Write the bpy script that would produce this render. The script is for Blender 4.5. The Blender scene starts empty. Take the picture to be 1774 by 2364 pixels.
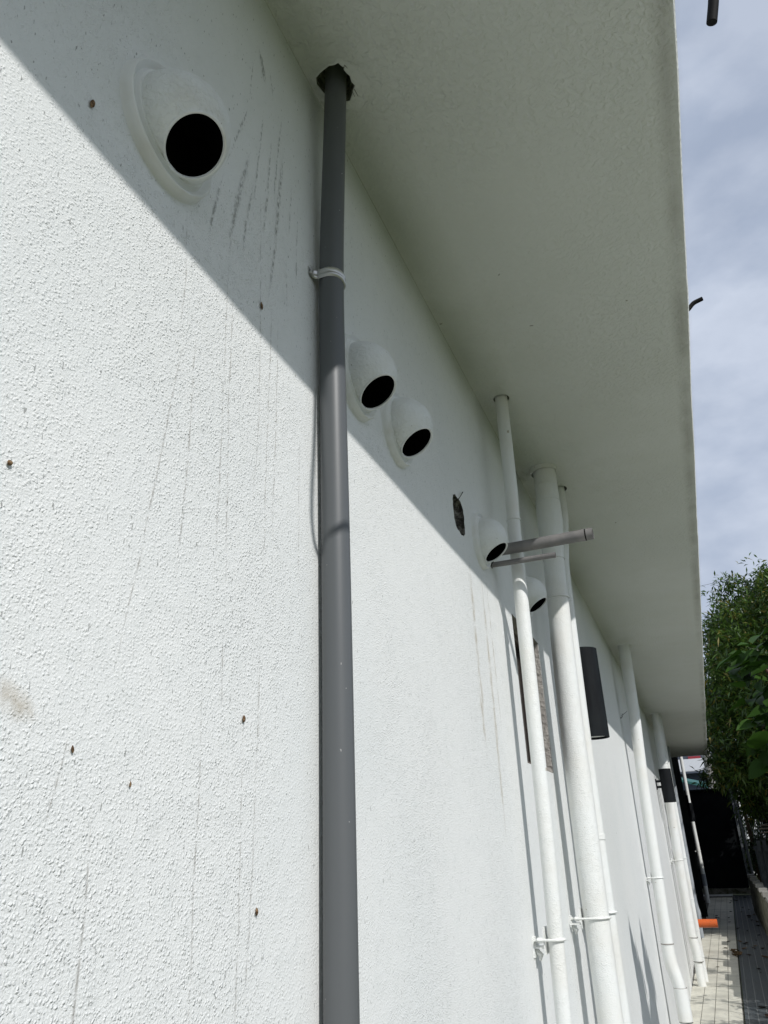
import bpy, bmesh, math, random
import numpy as np
from mathutils import Vector, Matrix, noise as mnoise
random.seed(7); RNG = np.random.default_rng(7)
S = bpy.context.scene
COL = S.collection
PI = math.pi

# ------------------------------------------------------------------ camera, sky, sun, exposure
cam = bpy.data.objects.new('camera', bpy.data.cameras.new('camera'))
COL.objects.link(cam); S.camera = cam
cam.data.sensor_fit = 'HORIZONTAL'; cam.data.sensor_width = 36.0
cam.data.lens = 36.0 * 1750.0 / 1774.0
cam.data.clip_start = 0.02; cam.data.clip_end = 2000
right = Vector((0.92893097, 0.36852529, -0.03572615)); down = Vector((-0.18100918, 0.36784229, -0.91210072)); fwd = Vector((-0.32299059, 0.85374537, 0.40840656))
m = Matrix((right, -down, -fwd)).transposed().to_4x4(); m.translation = Vector((0.5, 0, 1.6))
cam.matrix_world = m

SUN = Vector((1.0, -0.72, 1.04)).normalized()
sun = bpy.data.objects.new('sun', bpy.data.lights.new('sun', 'SUN')); COL.objects.link(sun)
sun.data.energy = 3.15; sun.data.angle = math.radians(0.53); sun.data.color = (1.0, 0.972, 0.94)
sun.rotation_euler = SUN.to_track_quat('Z', 'Y').to_euler(); sun.location = (6, -4, 8)

W = bpy.data.worlds.new('World'); S.world = W; W.use_nodes = True
nt = W.node_tree; nt.nodes.clear()
def wn(t, **k):
    n = nt.nodes.new(t)
    for a, b in k.items(): setattr(n, a, b)
    return n
out = wn('ShaderNodeOutputWorld'); bg = wn('ShaderNodeBackground')
sky = wn('ShaderNodeTexSky', sky_type='NISHITA', sun_disc=False)
sky.sun_elevation = math.asin(SUN.z); sky.sun_rotation = math.atan2(SUN.x, SUN.y)
sky.air_density = 1.0; sky.dust_density = 2.0; sky.altitude = 50
tc = wn('ShaderNodeTexCoord'); mp = wn('ShaderNodeMapping'); mp.inputs['Scale'].default_value = (1.0, 1.0, 1.9)
mp.inputs['Rotation'].default_value = (0.3, 0.2, 0.5); mp.inputs['Location'].default_value = (0.35, 0.1, 0.2)
n1 = wn('ShaderNodeTexNoise'); n1.inputs['Scale'].default_value = 2.6; n1.inputs['Detail'].default_value = 9; n1.inputs['Roughness'].default_value = 0.55; n1.inputs['Distortion'].default_value = 0.5
r1 = wn('ShaderNodeValToRGB'); r1.color_ramp.elements[0].position = 0.40; r1.color_ramp.elements[0].color = (0.78, 0.78, 0.78, 1); r1.color_ramp.elements[1].position = 0.58
n2 = wn('ShaderNodeTexNoise'); n2.inputs['Scale'].default_value = 6.0; n2.inputs['Detail'].default_value = 7; n2.inputs['Roughness'].default_value = 0.5
r2 = wn('ShaderNodeValToRGB')
r2.color_ramp.elements[0].position = 0.38; r2.color_ramp.elements[0].color = (4.1, 4.75, 6.0, 1)
r2.color_ramp.elements[1].position = 0.60; r2.color_ramp.elements[1].color = (5.6, 6.2, 7.35, 1)
mx = wn('ShaderNodeMix', data_type='RGBA')
L = nt.links.new
L(tc.outputs['Generated'], mp.inputs[0]); L(mp.outputs[0], n1.inputs['Vector']); L(mp.outputs[0], n2.inputs['Vector'])
L(n1.outputs['Fac'], r1.inputs[0]); L(n2.outputs['Fac'], r2.inputs[0])
L(r1.outputs[0], mx.inputs['Factor']); L(sky.outputs[0], mx.inputs['A']); L(r2.outputs[0], mx.inputs['B'])
L(mx.outputs['Result'], bg.inputs['Color']); bg.inputs['Strength'].default_value = 0.1
L(bg.outputs[0], out.inputs[0])
S.view_settings.view_transform = 'Standard'; S.view_settings.look = 'None'
S.view_settings.exposure = 0.12; S.view_settings.gamma = 1.0; S.view_settings.use_curve_mapping = False

# ------------------------------------------------------------------ materials
MATS = {}
def mat(name, col, rough=0.6, spec=0.4, metal=0.0, bumps=(), var=None, specks=None, fade=None, coat=0.0, drops=None):
    """bumps: (scale, detail, strength, distance, lo, hi); var: (scale, colour2, lo, hi); specks: (scale, colour, lo, hi)"""
    mt = bpy.data.materials.new(name); mt.use_nodes = True; MATS[name] = mt
    t = mt.node_tree; t.nodes.clear()
    def N(tp, **k):
        n = t.nodes.new(tp)
        for a, b in k.items(): setattr(n, a, b)
        return n
    o = N('ShaderNodeOutputMaterial'); p = N('ShaderNodeBsdfPrincipled'); t.links.new(p.outputs[0], o.inputs[0])
    p.inputs['Base Color'].default_value = (*col, 1); p.inputs['Roughness'].default_value = rough
    p.inputs['Specular IOR Level'].default_value = spec; p.inputs['Metallic'].default_value = metal
    if coat: p.inputs['Coat Weight'].default_value = coat
    g = N('ShaderNodeNewGeometry'); pos = g.outputs['Position']
    def nz(sc, det=3, stretch=None, rough_=0.5, dist=0.0):
        n = N('ShaderNodeTexNoise'); n.inputs['Scale'].default_value = sc; n.inputs['Detail'].default_value = det
        n.inputs['Roughness'].default_value = rough_; n.inputs['Distortion'].default_value = dist
        if stretch:
            q = N('ShaderNodeMapping'); q.inputs['Scale'].default_value = stretch[:3]
            if len(stretch) > 3: q.inputs['Rotation'].default_value = (stretch[3], 0, 0)
            q.vector_type = 'TEXTURE' if False else 'POINT'; t.links.new(pos, q.inputs[0]); t.links.new(q.outputs[0], n.inputs['Vector'])
        else: t.links.new(pos, n.inputs['Vector'])
        return n.outputs['Fac']
    def rng(v, lo, hi, a=0.0, b=1.0):
        q = N('ShaderNodeMapRange'); q.inputs['From Min'].default_value = lo; q.inputs['From Max'].default_value = hi
        q.inputs['To Min'].default_value = a; q.inputs['To Max'].default_value = b; t.links.new(v, q.inputs['Value']); return q.outputs[0]
    cur = None
    def mixc(cur, fac, c2):
        q = N('ShaderNodeMix', data_type='RGBA'); t.links.new(fac, q.inputs['Factor'])
        if cur is None: q.inputs['A'].default_value = (*col, 1)
        else: t.links.new(cur, q.inputs['A'])
        q.inputs['B'].default_value = (*c2, 1); return q.outputs['Result']
    for v in ([] if var is None else (var if isinstance(var, list) else [var])):
        cur = mixc(cur, rng(nz(v[0], 5, v[4] if len(v) > 4 else None), v[2], v[3]), v[1])
    for s in ([] if specks is None else (specks if isinstance(specks, list) else [specks])):
        cur = mixc(cur, rng(nz(s[0], 2, s[4] if len(s) > 4 else None, 0.4, 0.3), s[2], s[3]), s[1])
    if cur: t.links.new(cur, p.inputs['Base Color'])
    last = None
    if drops:                                              # sprayed droplets: (scale, strength, distance, radius)
        wv = N('ShaderNodeTexNoise'); wv.inputs['Scale'].default_value = drops[0]*0.8; wv.inputs['Detail'].default_value = 2; t.links.new(pos, wv.inputs['Vector'])
        sc_ = N('ShaderNodeVectorMath', operation='SCALE'); sc_.inputs['Scale'].default_value = 1.3/drops[0]; t.links.new(wv.outputs['Color'], sc_.inputs[0])
        ad = N('ShaderNodeVectorMath', operation='ADD'); t.links.new(pos, ad.inputs[0]); t.links.new(sc_.outputs[0], ad.inputs[1])
        vo = N('ShaderNodeTexVoronoi'); vo.inputs['Scale'].default_value = drops[0]; t.links.new(ad.outputs[0], vo.inputs['Vector'])
        h = rng(vo.outputs['Distance'], 0.05, drops[3], 1.0, 0.0); mk = rng(nz(drops[0]*0.30, 3), 0.34, 0.58, 0.15, 1.0)
        ml = N('ShaderNodeMath', operation='MULTIPLY'); t.links.new(h, ml.inputs[0]); t.links.new(mk, ml.inputs[1])
        bn = N('ShaderNodeBump'); bn.inputs['Distance'].default_value = drops[2]; bn.inputs['Strength'].default_value = drops[1]; t.links.new(ml.outputs[0], bn.inputs['Height'])
        f = rng(nz(2.2, 2), 0.35, 0.62, drops[1]*0.5, drops[1]); t.links.new(f, bn.inputs['Strength'])
        last = bn.outputs[0]
    for b in bumps:
        bn = N('ShaderNodeBump'); bn.inputs['Distance'].default_value = b[3]; bn.inputs['Strength'].default_value = b[2]
        h = rng(nz(b[0], b[1], b[6] if len(b) > 6 else None, 0.5, 0.4), b[4], b[5])
        t.links.new(h, bn.inputs['Height'])
        if fade:                                          # relief is finer in some areas of the wall
            f = rng(nz(fade, 2), 0.35, 0.62, b[2] * 0.55, b[2]); t.links.new(f, bn.inputs['Strength'])
        if last: t.links.new(last, bn.inputs['Normal'])
        last = bn.outputs[0]
    if last: t.links.new(last, p.inputs['Normal'])
    return mt

WHITE = (0.785, 0.80, 0.79)
mat('wall_paint', WHITE, 0.55, 0.4, drops=(245, 0.70, 0.0020, 0.52), bumps=((420, 3, 0.5, 0.0011, 0.36, 0.80), (30, 2, 0.2, 0.003, 0.3, 0.7)),
    var=[(1.6, (0.73, 0.755, 0.75), 0.45, 0.7), (30, (0.745, 0.765, 0.755), 0.5, 0.75)], specks=[(130, (0.36, 0.37, 0.36), 0.69, 0.74, (1, 2.2, 0.7, 0.65)), (21, (0.16, 0.13, 0.10), 0.80, 0.812)], fade=2.2)
mat('soffit_paint', (0.72, 0.735, 0.71), 0.7, 0.3, bumps=((75, 3, 0.6, 0.005, 0.42, 0.7), (260, 2, 0.35, 0.001, 0.3, 0.7)),
    var=[(1.2, (0.67, 0.69, 0.655), 0.4, 0.65), (5, (0.69, 0.705, 0.67), 0.45, 0.7)], specks=[(26, (0.3, 0.29, 0.25), 0.79, 0.81)], fade=1.5)
mat('pipe_paint', (0.78, 0.80, 0.785), 0.42, 0.5, drops=(220, 0.65, 0.0022, 0.50), bumps=((30, 2, 0.25, 0.002, 0.3, 0.7),),
    var=[(6, (0.74, 0.735, 0.69), 0.45, 0.75)], specks=[(40, (0.42, 0.38, 0.3), 0.76, 0.79)], fade=None)
mat('hood_paint', (0.775, 0.80, 0.79), 0.5, 0.4, bumps=((150, 3, 0.7, 0.0022, 0.42, 0.7),), var=[(14, (0.68, 0.685, 0.64), 0.48, 0.72)],
    specks=[(120, (0.35, 0.33, 0.28), 0.745, 0.775)], fade=8)
mat('flange_paint', (0.79, 0.805, 0.795), 0.45, 0.4, bumps=((40, 2, 0.2, 0.001, 0.3, 0.7),), var=[(18, (0.70, 0.70, 0.66), 0.5, 0.75)])
mat('gray_pvc', (0.096, 0.104, 0.110), 0.45, 0.45, bumps=((9, 3, 0.15, 0.001, 0.3, 0.7),), var=[(7, (0.112, 0.118, 0.122), 0.4, 0.7, (1, 1, 0.12))],
    specks=[(160, (0.3, 0.3, 0.3), 0.77, 0.79)])
mat('spout_pvc', (0.17, 0.165, 0.165), 0.5, 0.4, var=[(20, (0.23, 0.22, 0.215), 0.45, 0.7)])
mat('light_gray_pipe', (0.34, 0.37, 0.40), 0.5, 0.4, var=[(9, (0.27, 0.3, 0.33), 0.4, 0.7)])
mat('black_paint', (0.007, 0.008, 0.010), 0.7, 0.15, var=[(30, (0.012, 0.015, 0.017), 0.4, 0.7, (1, 1, 0.2))])
mat('black_inside', (0.006, 0.006, 0.006), 0.9, 0.1)
mat('zinc', (0.55, 0.55, 0.54), 0.32, 0.5, metal=0.9, bumps=((60, 2, 0.3, 0.001, 0.3, 0.7),))
mat('orange_pvc', (0.60, 0.115, 0.022), 0.4, 0.5, var=[(60, (0.38, 0.10, 0.03), 0.56, 0.66)])
mat('mortar', (0.22, 0.21, 0.19), 0.95, 0.1, bumps=((90, 5, 1.0, 0.006, 0.3, 0.7),), var=[(60, (0.06, 0.055, 0.05), 0.42, 0.6)])
mat('reveal_cement', (0.40, 0.385, 0.36), 0.9, 0.2, bumps=((70, 4, 0.8, 0.004, 0.35, 0.7),), var=[(12, (0.33, 0.31, 0.29), 0.4, 0.7)])
mat('bronze_frame', (0.10, 0.075, 0.06), 0.4, 0.5, metal=0.3)
mat('dark_glass', (0.01, 0.011, 0.013), 0.08, 0.6)
mat('tile', (0.62, 0.605, 0.52), 0.55, 0.4, bumps=((40, 3, 0.3, 0.002, 0.3, 0.7),), var=[(3.5, (0.43, 0.42, 0.36), 0.42, 0.68), (26, (0.48, 0.47, 0.42), 0.5, 0.75)],
    specks=[(48, (0.16, 0.13, 0.09), 0.72, 0.76)])
mat('grout', (0.16, 0.155, 0.14), 0.9, 0.2, var=[(8, (0.09, 0.085, 0.075), 0.4, 0.7)])
mat('board', (0.060, 0.072, 0.078), 0.6, 0.4, bumps=((40, 3, 0.3, 0.002, 0.3, 0.7),), var=[(2.2, (0.055, 0.06, 0.063), 0.4, 0.7), (30, (0.11, 0.115, 0.115), 0.55, 0.75)])
mat('pale_joint', (0.30, 0.31, 0.30), 0.8, 0.2)
mat('concrete', (0.34, 0.335, 0.315), 0.85, 0.2, bumps=((50, 4, 0.4, 0.003, 0.3, 0.7),), var=[(6, (0.22, 0.22, 0.2), 0.4, 0.7)])
mat('mossy_concrete', (0.17, 0.165, 0.14), 0.9, 0.15, bumps=((35, 4, 0.6, 0.006, 0.3, 0.7),), var=[(9, (0.06, 0.065, 0.035), 0.42, 0.62)])
mat('soil', (0.055, 0.045, 0.032), 0.95, 0.1, bumps=((20, 5, 0.8, 0.02, 0.3, 0.7),), var=[(4, (0.035, 0.05, 0.02), 0.42, 0.62)])
mat('grass_ground', (0.13, 0.155, 0.085), 0.95, 0.1, bumps=((12, 5, 0.8, 0.03, 0.3, 0.7),), var=[(3, (0.12, 0.12, 0.07), 0.42, 0.62)])
mat('gate_black', (0.004, 0.005, 0.006), 0.85, 0.1, var=[(3, (0.007, 0.009, 0.010), 0.4, 0.7)])
mat('dark_cladding', (0.012, 0.015, 0.016), 0.75, 0.15, var=[(5, (0.022, 0.025, 0.022), 0.45, 0.7)])
mat('gray_sheet', (0.16, 0.175, 0.19), 0.5, 0.5, metal=0.2, var=[(6, (0.10, 0.11, 0.12), 0.4, 0.7)])
mat('roof_metal', (0.42, 0.43, 0.43), 0.55, 0.4)
mat('slate_wall', (0.075, 0.09, 0.115), 0.8, 0.2)
mat('teal', (0.03, 0.115, 0.105), 0.6, 0.3)
mat('red_paint', (0.33, 0.04, 0.05), 0.6, 0.3)
mat('far_white', (0.70, 0.71, 0.70), 0.8, 0.2)
mat('bark', (0.10, 0.075, 0.05), 0.9, 0.1, bumps=((30, 4, 0.8, 0.01, 0.3, 0.7),))
mat('bleached_wood', (0.52, 0.46, 0.38), 0.7, 0.2)
mat('insect_case', (0.24, 0.16, 0.09), 0.9, 0.1, bumps=((400, 3, 0.8, 0.001, 0.3, 0.7),), var=[(260, (0.10, 0.06, 0.035), 0.42, 0.6)])
mat('dry_leaf', (0.10, 0.06, 0.03), 0.8, 0.2, var=[(30, (0.20, 0.15, 0.08), 0.5, 0.65)])
mat('dark_dry_leaf', (0.035, 0.022, 0.014), 0.85, 0.2)
mat('wire_black', (0.006, 0.006, 0.006), 0.7, 0.15)

def leaf_mat(name, c1, c2, c3, trans=0.35, rough=0.38, sc=1.5):
    mt = bpy.data.materials.new(name); mt.use_nodes = True; MATS[name] = mt; t = mt.node_tree; t.nodes.clear()
    N = t.nodes.new; o = N('ShaderNodeOutputMaterial'); p = N('ShaderNodeBsdfPrincipled'); tr = N('ShaderNodeBsdfTranslucent'); mxs = N('ShaderNodeMixShader')
    at = N('ShaderNodeAttribute'); at.attribute_name = 'rnd'
    rp = N('ShaderNodeValToRGB'); e = rp.color_ramp.elements; e[0].position = 0.0; e[0].color = (*c1, 1); e[1].position = 0.88; e[1].color = (*c2, 1); k = e.new(0.97); k.color = (*c3, 1)
    t.links.new(at.outputs['Fac'], rp.inputs[0]); t.links.new(rp.outputs[0], p.inputs['Base Color']); t.links.new(rp.outputs[0], tr.inputs['Color'])
    p.inputs['Roughness'].default_value = rough; p.inputs['Specular IOR Level'].default_value = 0.25 if 'broad' in name else 0.5
    mxs.inputs[0].default_value = trans
    t.links.new(p.outputs[0], mxs.inputs[1]); t.links.new(tr.outputs[0], mxs.inputs[2]); t.links.new(mxs.outputs[0], o.inputs[0])
leaf_mat('tree_leaf', (0.018, 0.042, 0.010), (0.105, 0.19, 0.030), (0.24, 0.20, 0.04), 0.35, 0.42)
leaf_mat('dark_leaf', (0.013, 0.030, 0.010), (0.040, 0.080, 0.018), (0.10, 0.12, 0.03), 0.25, 0.5)
leaf_mat('broad_leaf', (0.014, 0.042, 0.004), (0.036, 0.090, 0.008), (0.07, 0.13, 0.015), 0.3, 0.62)

def stain_shade_mat(name, col, lo, hi, sc, amt):
    mt = bpy.data.materials.new(name); mt.use_nodes = True; MATS[name] = mt; t = mt.node_tree; t.nodes.clear()
    N = t.nodes.new; o = N('ShaderNodeOutputMaterial'); d = N('ShaderNodeBsdfDiffuse'); tr = N('ShaderNodeBsdfTransparent'); ms = N('ShaderNodeMixShader')
    d.inputs['Color'].default_value = (*col, 1)
    g = N('ShaderNodeNewGeometry'); mpg = N('ShaderNodeMapping'); mpg.inputs['Scale'].default_value = (1, 1, 0.45); nz = N('ShaderNodeTexNoise'); nz.inputs['Scale'].default_value = sc; nz.inputs['Detail'].default_value = 3
    mr = N('ShaderNodeMapRange'); mr.inputs['From Min'].default_value = lo; mr.inputs['From Max'].default_value = hi; mr.inputs['To Max'].default_value = amt
    at = N('ShaderNodeAttribute'); at.attribute_name = 'edge'
    mu = N('ShaderNodeMath'); mu.operation = 'MULTIPLY'
    t.links.new(g.outputs['Position'], mpg.inputs[0]); t.links.new(mpg.outputs[0], nz.inputs['Vector']); t.links.new(nz.outputs['Fac'], mr.inputs['Value'])
    t.links.new(mr.outputs[0], mu.inputs[0]); t.links.new(at.outputs['Fac'], mu.inputs[1])
    t.links.new(mu.outputs[0], ms.inputs[0]); t.links.new(tr.outputs[0], ms.inputs[1]); t.links.new(d.outputs[0], ms.inputs[2]); t.links.new(ms.outputs[0], o.inputs[0])
stain_shade_mat('drip_stain', (0.20, 0.195, 0.18), 0.42, 0.62, 260, 0.55)
stain_shade_mat('thin_stain', (0.30, 0.27, 0.23), 0.38, 0.62, 220, 0.5)
stain_shade_mat('rust_stain', (0.42, 0.33, 0.20), 0.35, 0.70, 60, 0.45)
stain_shade_mat('corner_shade', (0.20, 0.25, 0.12), 0.15, 0.85, 1.6, 0.30)  # greenish film that paints in the shade of the eave corner

# ------------------------------------------------------------------ helpers
def link(name, me, material, parent=None, smooth=None):
    o = bpy.data.objects.new(name, me); COL.objects.link(o)
    if material: me.materials.append(MATS[material])
    if smooth is not None:
        me.polygons.foreach_set('use_smooth', [True] * len(me.polygons))
        try: me.set_sharp_from_angle(angle=math.radians(smooth))
        except Exception: pass
    if parent is not None:
        o.parent = parent; o.matrix_parent_inverse = Matrix.Identity(4)
        o.location = Vector(o.location) - world_loc(parent)
    return o
def world_loc(p):
    v = Vector((0, 0, 0))
    while p is not None: v += p.location; p = p.parent
    return v
def pydata(name, V, F, material, parent=None, smooth=None):
    me = bpy.data.meshes.new(name); me.from_pydata([tuple(v) for v in V], [], F); me.update()
    return link(name, me, material, parent, smooth)
def tag(o, label=None, cat=None, group=None, kind=None):
    if label: o['label'] = label
    if cat: o['category'] = cat
    if group: o['group'] = group
    if kind: o['kind'] = kind
    return o
def thing(name, label, cat, loc, group=None):
    o = bpy.data.objects.new(name, None); o.empty_display_size = 0.1; COL.objects.link(o); o.location = loc
    return tag(o, label, cat, group)
class MB:
    def __init__(s): s.V = []; s.F = []
    def add(s, V, F):
        k = len(s.V); s.V += [tuple(v) for v in V]; s.F += [tuple(i + k for i in f) for f in F]; return s
    def box(s, a, b):
        x0, y0, z0 = a; x1, y1, z1 = b
        return s.add([(x0,y0,z0),(x1,y0,z0),(x1,y1,z0),(x0,y1,z0),(x0,y0,z1),(x1,y0,z1),(x1,y1,z1),(x0,y1,z1)],
                     [(0,3,2,1),(4,5,6,7),(0,1,5,4),(1,2,6,5),(2,3,7,6),(3,0,4,7)])
    def tube(s, pts, radii, n=24, cap=True, hollow=0.0):
        pts = [Vector([float(c) for c in p]) for p in pts]
        radii = [float(q) for q in radii] if hasattr(radii, '__len__') else [float(radii)] * len(pts)
        rings = []; up = None
        for i, p in enumerate(pts):
            d = (pts[min(i + 1, len(pts) - 1)] - pts[max(i - 1, 0)])
            if d.length < 1e-9: d = pts[-1] - pts[0]
            d.normalize()
            if up is None:
                up = Vector((1, 0, 0)) if abs(d.x) < 0.8 else Vector((0, 1, 0))
            u = (up - d * up.dot(d)).normalized(); up = u; w = d.cross(u)
            rings.append([p + radii[i] * (math.cos(2*PI*k/n) * u + math.sin(2*PI*k/n) * w) for k in range(n)])
        V = [v for r in rings for v in r]; F = []
        for i in range(len(rings) - 1):
            for k in range(n):
                a = i*n+k; b = i*n+(k+1) % n; F.append((a, b, b+n, a+n))
        if cap:
            F.append(tuple(reversed(range(n)))); F.append(tuple((len(rings)-1)*n + k for k in range(n)))
        return s.add(V, F)
    def pipe(s, pts, r, wall, n=28):
        """open-ended tube with wall thickness"""
        a = len(s.V); s.tube(pts, r, n, cap=False); b = len(s.V); s.tube(pts, r - wall, n, cap=False)
        m_ = len(pts)
        for f in range(len(s.F) - n*(m_-1), len(s.F)): s.F[f] = tuple(reversed(s.F[f]))
        for k in range(n):
            k2 = (k+1) % n
            s.F.append((a+k2, a+k, b+k, b+k2)); e = (m_-1)*n
            s.F.append((a+e+k, a+e+k2, b+e+k2, b+e+k))
        return s
    def obj(s, name, material, parent=None, smooth=40): return pydata(name, s.V, s.F, material, parent, smooth)

def poly_with_holes(name, outer, holes, to3, material, parent, flip=False, divs=None):
    bm = bmesh.new()
    def loop(pts):
        vs = [bm.verts.new(to3(*p)) for p in pts]
        return [bm.edges.new((vs[i], vs[(i+1) % len(vs)])) for i in range(len(vs))]
    ed = loop(outer)
    for h in holes: ed += loop(h)
    bmesh.ops.triangle_fill(bm, use_beauty=True, use_dissolve=False, edges=ed)
    want = Vector(to3(1, 0)) ; nrm = (Vector(to3(1, 0)) - Vector(to3(0, 0))).cross(Vector(to3(0, 1)) - Vector(to3(0, 0)))
    if flip: nrm = -nrm
    for f in bm.faces:
        f.normal_update()
        if f.normal.dot(nrm) < 0: f.normal_flip()
    me = bpy.data.meshes.new(name); bm.to_mesh(me); bm.free()
    return link(name, me, material, parent)

def circle(cy, cz, r, n=40, jag=0.0, seed=0):
    rr = random.Random(seed); return [(cy + (r + jag * rr.uniform(-1, 1)) * math.cos(2*PI*i/n), cz + (r + jag * rr.uniform(-1, 1)) * math.sin(2*PI*i/n)) for i in range(n)]

def ground_z(y): return -0.09 + 0.0177 * y
ZS = 3.0835          # soffit height
WE = 0.7235          # eave width
YN, YF = -4.0, 16.6  # ends of the house wall

# ------------------------------------------------------------------ ground
V = []; F = []
def gz2(x, y): return (ground_z(max(y, -6)) if y < 24 else ground_z(24)) - 0.02
ys = [-60, -6, 0, 8, 16, 24, 60, 300]; xs = [-60, -6, -0.3, 1.2, 6, 60, 300]
for y in ys:
    for x in xs: V.append((x, y, gz2(x, y)))
for j in range(len(ys)-1):
    for i in range(len(xs)-1):
        a = j*len(xs)+i; F.append((a, a+1, a+1+len(xs), a+len(xs)))
tag(pydata('ground', V, F, 'grass_ground'), kind='structure')

def strip_x(x, y): return x + 0.0188 * (y - 8.7)
# paved walk: grout bed with raised pale slabs
pav = bpy.data.objects.new('pavement', None); COL.objects.link(pav); tag(pav, kind='structure')
V = []; F = []
for k, y in enumerate([-5, 0, 8, 14, 22.4]):
    V += [(-0.02, y, ground_z(y) - 0.006), (strip_x(0.476, y), y, ground_z(y) - 0.006)]
for k in range(4): F.append((2*k, 2*k+1, 2*k+3, 2*k+2))
pydata('grout_bed', V, F, 'grout', pav)
cols = [-0.03, 0.105, 0.224, 0.346, 0.471]
rows = [y for y in np.arange(-4.7, 22.4, 0.95)]
rr = random.Random(3)
for j in range(len(rows)-1):
    for i in range(4):
        y0, y1 = rows[j] + 0.008, rows[j+1] - 0.008
        dz = rr.uniform(-0.001, 0.001)
        if y1 < 7.5 and i > 0: continue
        a, b = cols[i] + 0.003, cols[i+1] - 0.003
        if y1 < 7.5: a, b = cols[0], cols[4]       # out of view: one wide slab per row
        bt = 0.03
        P = [(max(strip_x(a, y0), -0.019), y0), (strip_x(b, y0), y0), (strip_x(b, y1), y1), (max(strip_x(a, y1), -0.019), y1)]
        Vt = [(x, y, ground_z(y) - bt) for x, y in P] + [(x, y, ground_z(y) + dz) for x, y in P]
        pydata('slab', Vt, [(4,5,6,7),(0,1,5,4),(1,2,6,5),(2,3,7,6),(3,0,4,7)], 'tile', pav)
# dark strip of boards along the walk
brd = bpy.data.objects.new('boardwalk', None); COL.objects.link(brd); tag(brd, kind='structure')
V = []; F = []
for y in [-5, 8, 14, 22.4]: V += [(strip_x(0.487, y), y, ground_z(y) - 0.004), (strip_x(1.05, y), y, ground_z(y) - 0.004)]
for k in range(3): F.append((2*k, 2*k+1, 2*k+3, 2*k+2))
pydata('joint_bed', V, F, 'pale_joint', brd)
bx = [0.487, 0.522, 0.604, 0.688, 0.772, 0.856, 0.940, 1.045]
for i in range(7):
    V = []; F = []
    yy = [-5, 8, 14, 22.4]
    for y in yy:
        a, b = strip_x(bx[i] + (0.0045 if i else 0), y), strip_x(bx[i+1] - 0.0045, y); z = ground_z(y)
        V += [(a, y, z - 0.02), (a, y, z + 0.002), (b, y, z + 0.002), (b, y, z - 0.02)]
    for k in range(3):
        o_ = 4*k
        for q in range(3): F.append((o_+q, o_+q+1, o_+q+5, o_+q+4)[::-1])
    pydata('board', V, F, 'board', brd)

# ------------------------------------------------------------------ house
house = thing('house', 'long white textured house wall under a deep flat concrete eave', 'house', (0, 0, 0))
HOODS = [(0.5641, 2.4738), (1.1850, 2.4727), (1.4155, 2.4758), (2.1458, 2.4662), (2.8056, 2.4791)]
NY0, NY1, NZ0, NZ1 = 2.527, 2.992, 1.841, 2.334
holes = [circle(y, z, 0.069, 32) for y, z in HOODS]
holes.append([(NY0, NZ0), (NY1, NZ0), (NY1, NZ1), (NY0, NZ1)])
JAG = [(1.923 + (y - 1.923)*(1 + 0.16*abs(math.sin(2*math.atan2(z - 2.465, y - 1.923)))), 2.465 + (z - 2.465)*(1 + 0.16*abs(math.sin(2*math.atan2(z - 2.465, y - 1.923))))) for y, z in circle(1.923, 2.465, 0.054, 40, 0.003, 5)]; holes.append(JAG)
poly_with_holes('wall', [(YN, -0.3), (YF, -0.3), (YF, ZS + 0.3), (YN, ZS + 0.3)], holes, lambda a, b: (0.0, a, b), 'wall_paint', house)
# far end, and the dark clad wing behind it
MB().box((-3, YF - 0.2, -0.3), (-0.004, YF, ZS)).obj('end_wall', 'wall_paint', house, None)
# ducts behind the hoods
for y, z in HOODS:
    MB().tube([(0.0, y, z), (-0.25, y, z)], 0.069, 24, cap=False).add([(-0.25, y + 0.069*math.cos(t), z + 0.069*math.sin(t)) for t in [2*PI*k/24 for k in range(24)]], [tuple(range(24))]).obj('duct', 'black_inside', house)
# broken core hole with rough mortar
V = []; F = []; n = len(JAG)
for y, z in JAG: V.append((0.0, y, z))
rings = [1.0, 0.86, 0.68, 0.48, 0.28, 0.1]
for q, s in enumerate(rings):
    for k, (y, z) in enumerate(JAG):
        yy, zz = 1.923 + (y - 1.923)*s, 2.465 + (z - 2.465)*s
        dpt = -0.012 - 0.018 * min(1, (1.0 - s) * 3) + 0.012 * mnoise.noise(Vector((yy*60, zz*60, 3))) if q else -0.009
        V.append((dpt, yy, zz))
for q in range(len(rings)):
    for k in range(n):
        a = q*n + k; b = q*n + (k+1) % n; F.append((a, b, b+n, a+n))
F.append(tuple(len(rings)*n + k for k in range(n)))
tag(pydata('core_hole', V, F, 'mortar', house), 'rough broken round hole packed with dark mortar')
MB().tube([(0.001, 1.935, 2.522), (0.012, 1.945, 2.545), (0.006, 1.96, 2.552), (0.004, 1.975, 2.558)], [0.001, 0.0012, 0.0012, 0.0008], 6).obj('wire_stub', 'wire_black', house)
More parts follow.
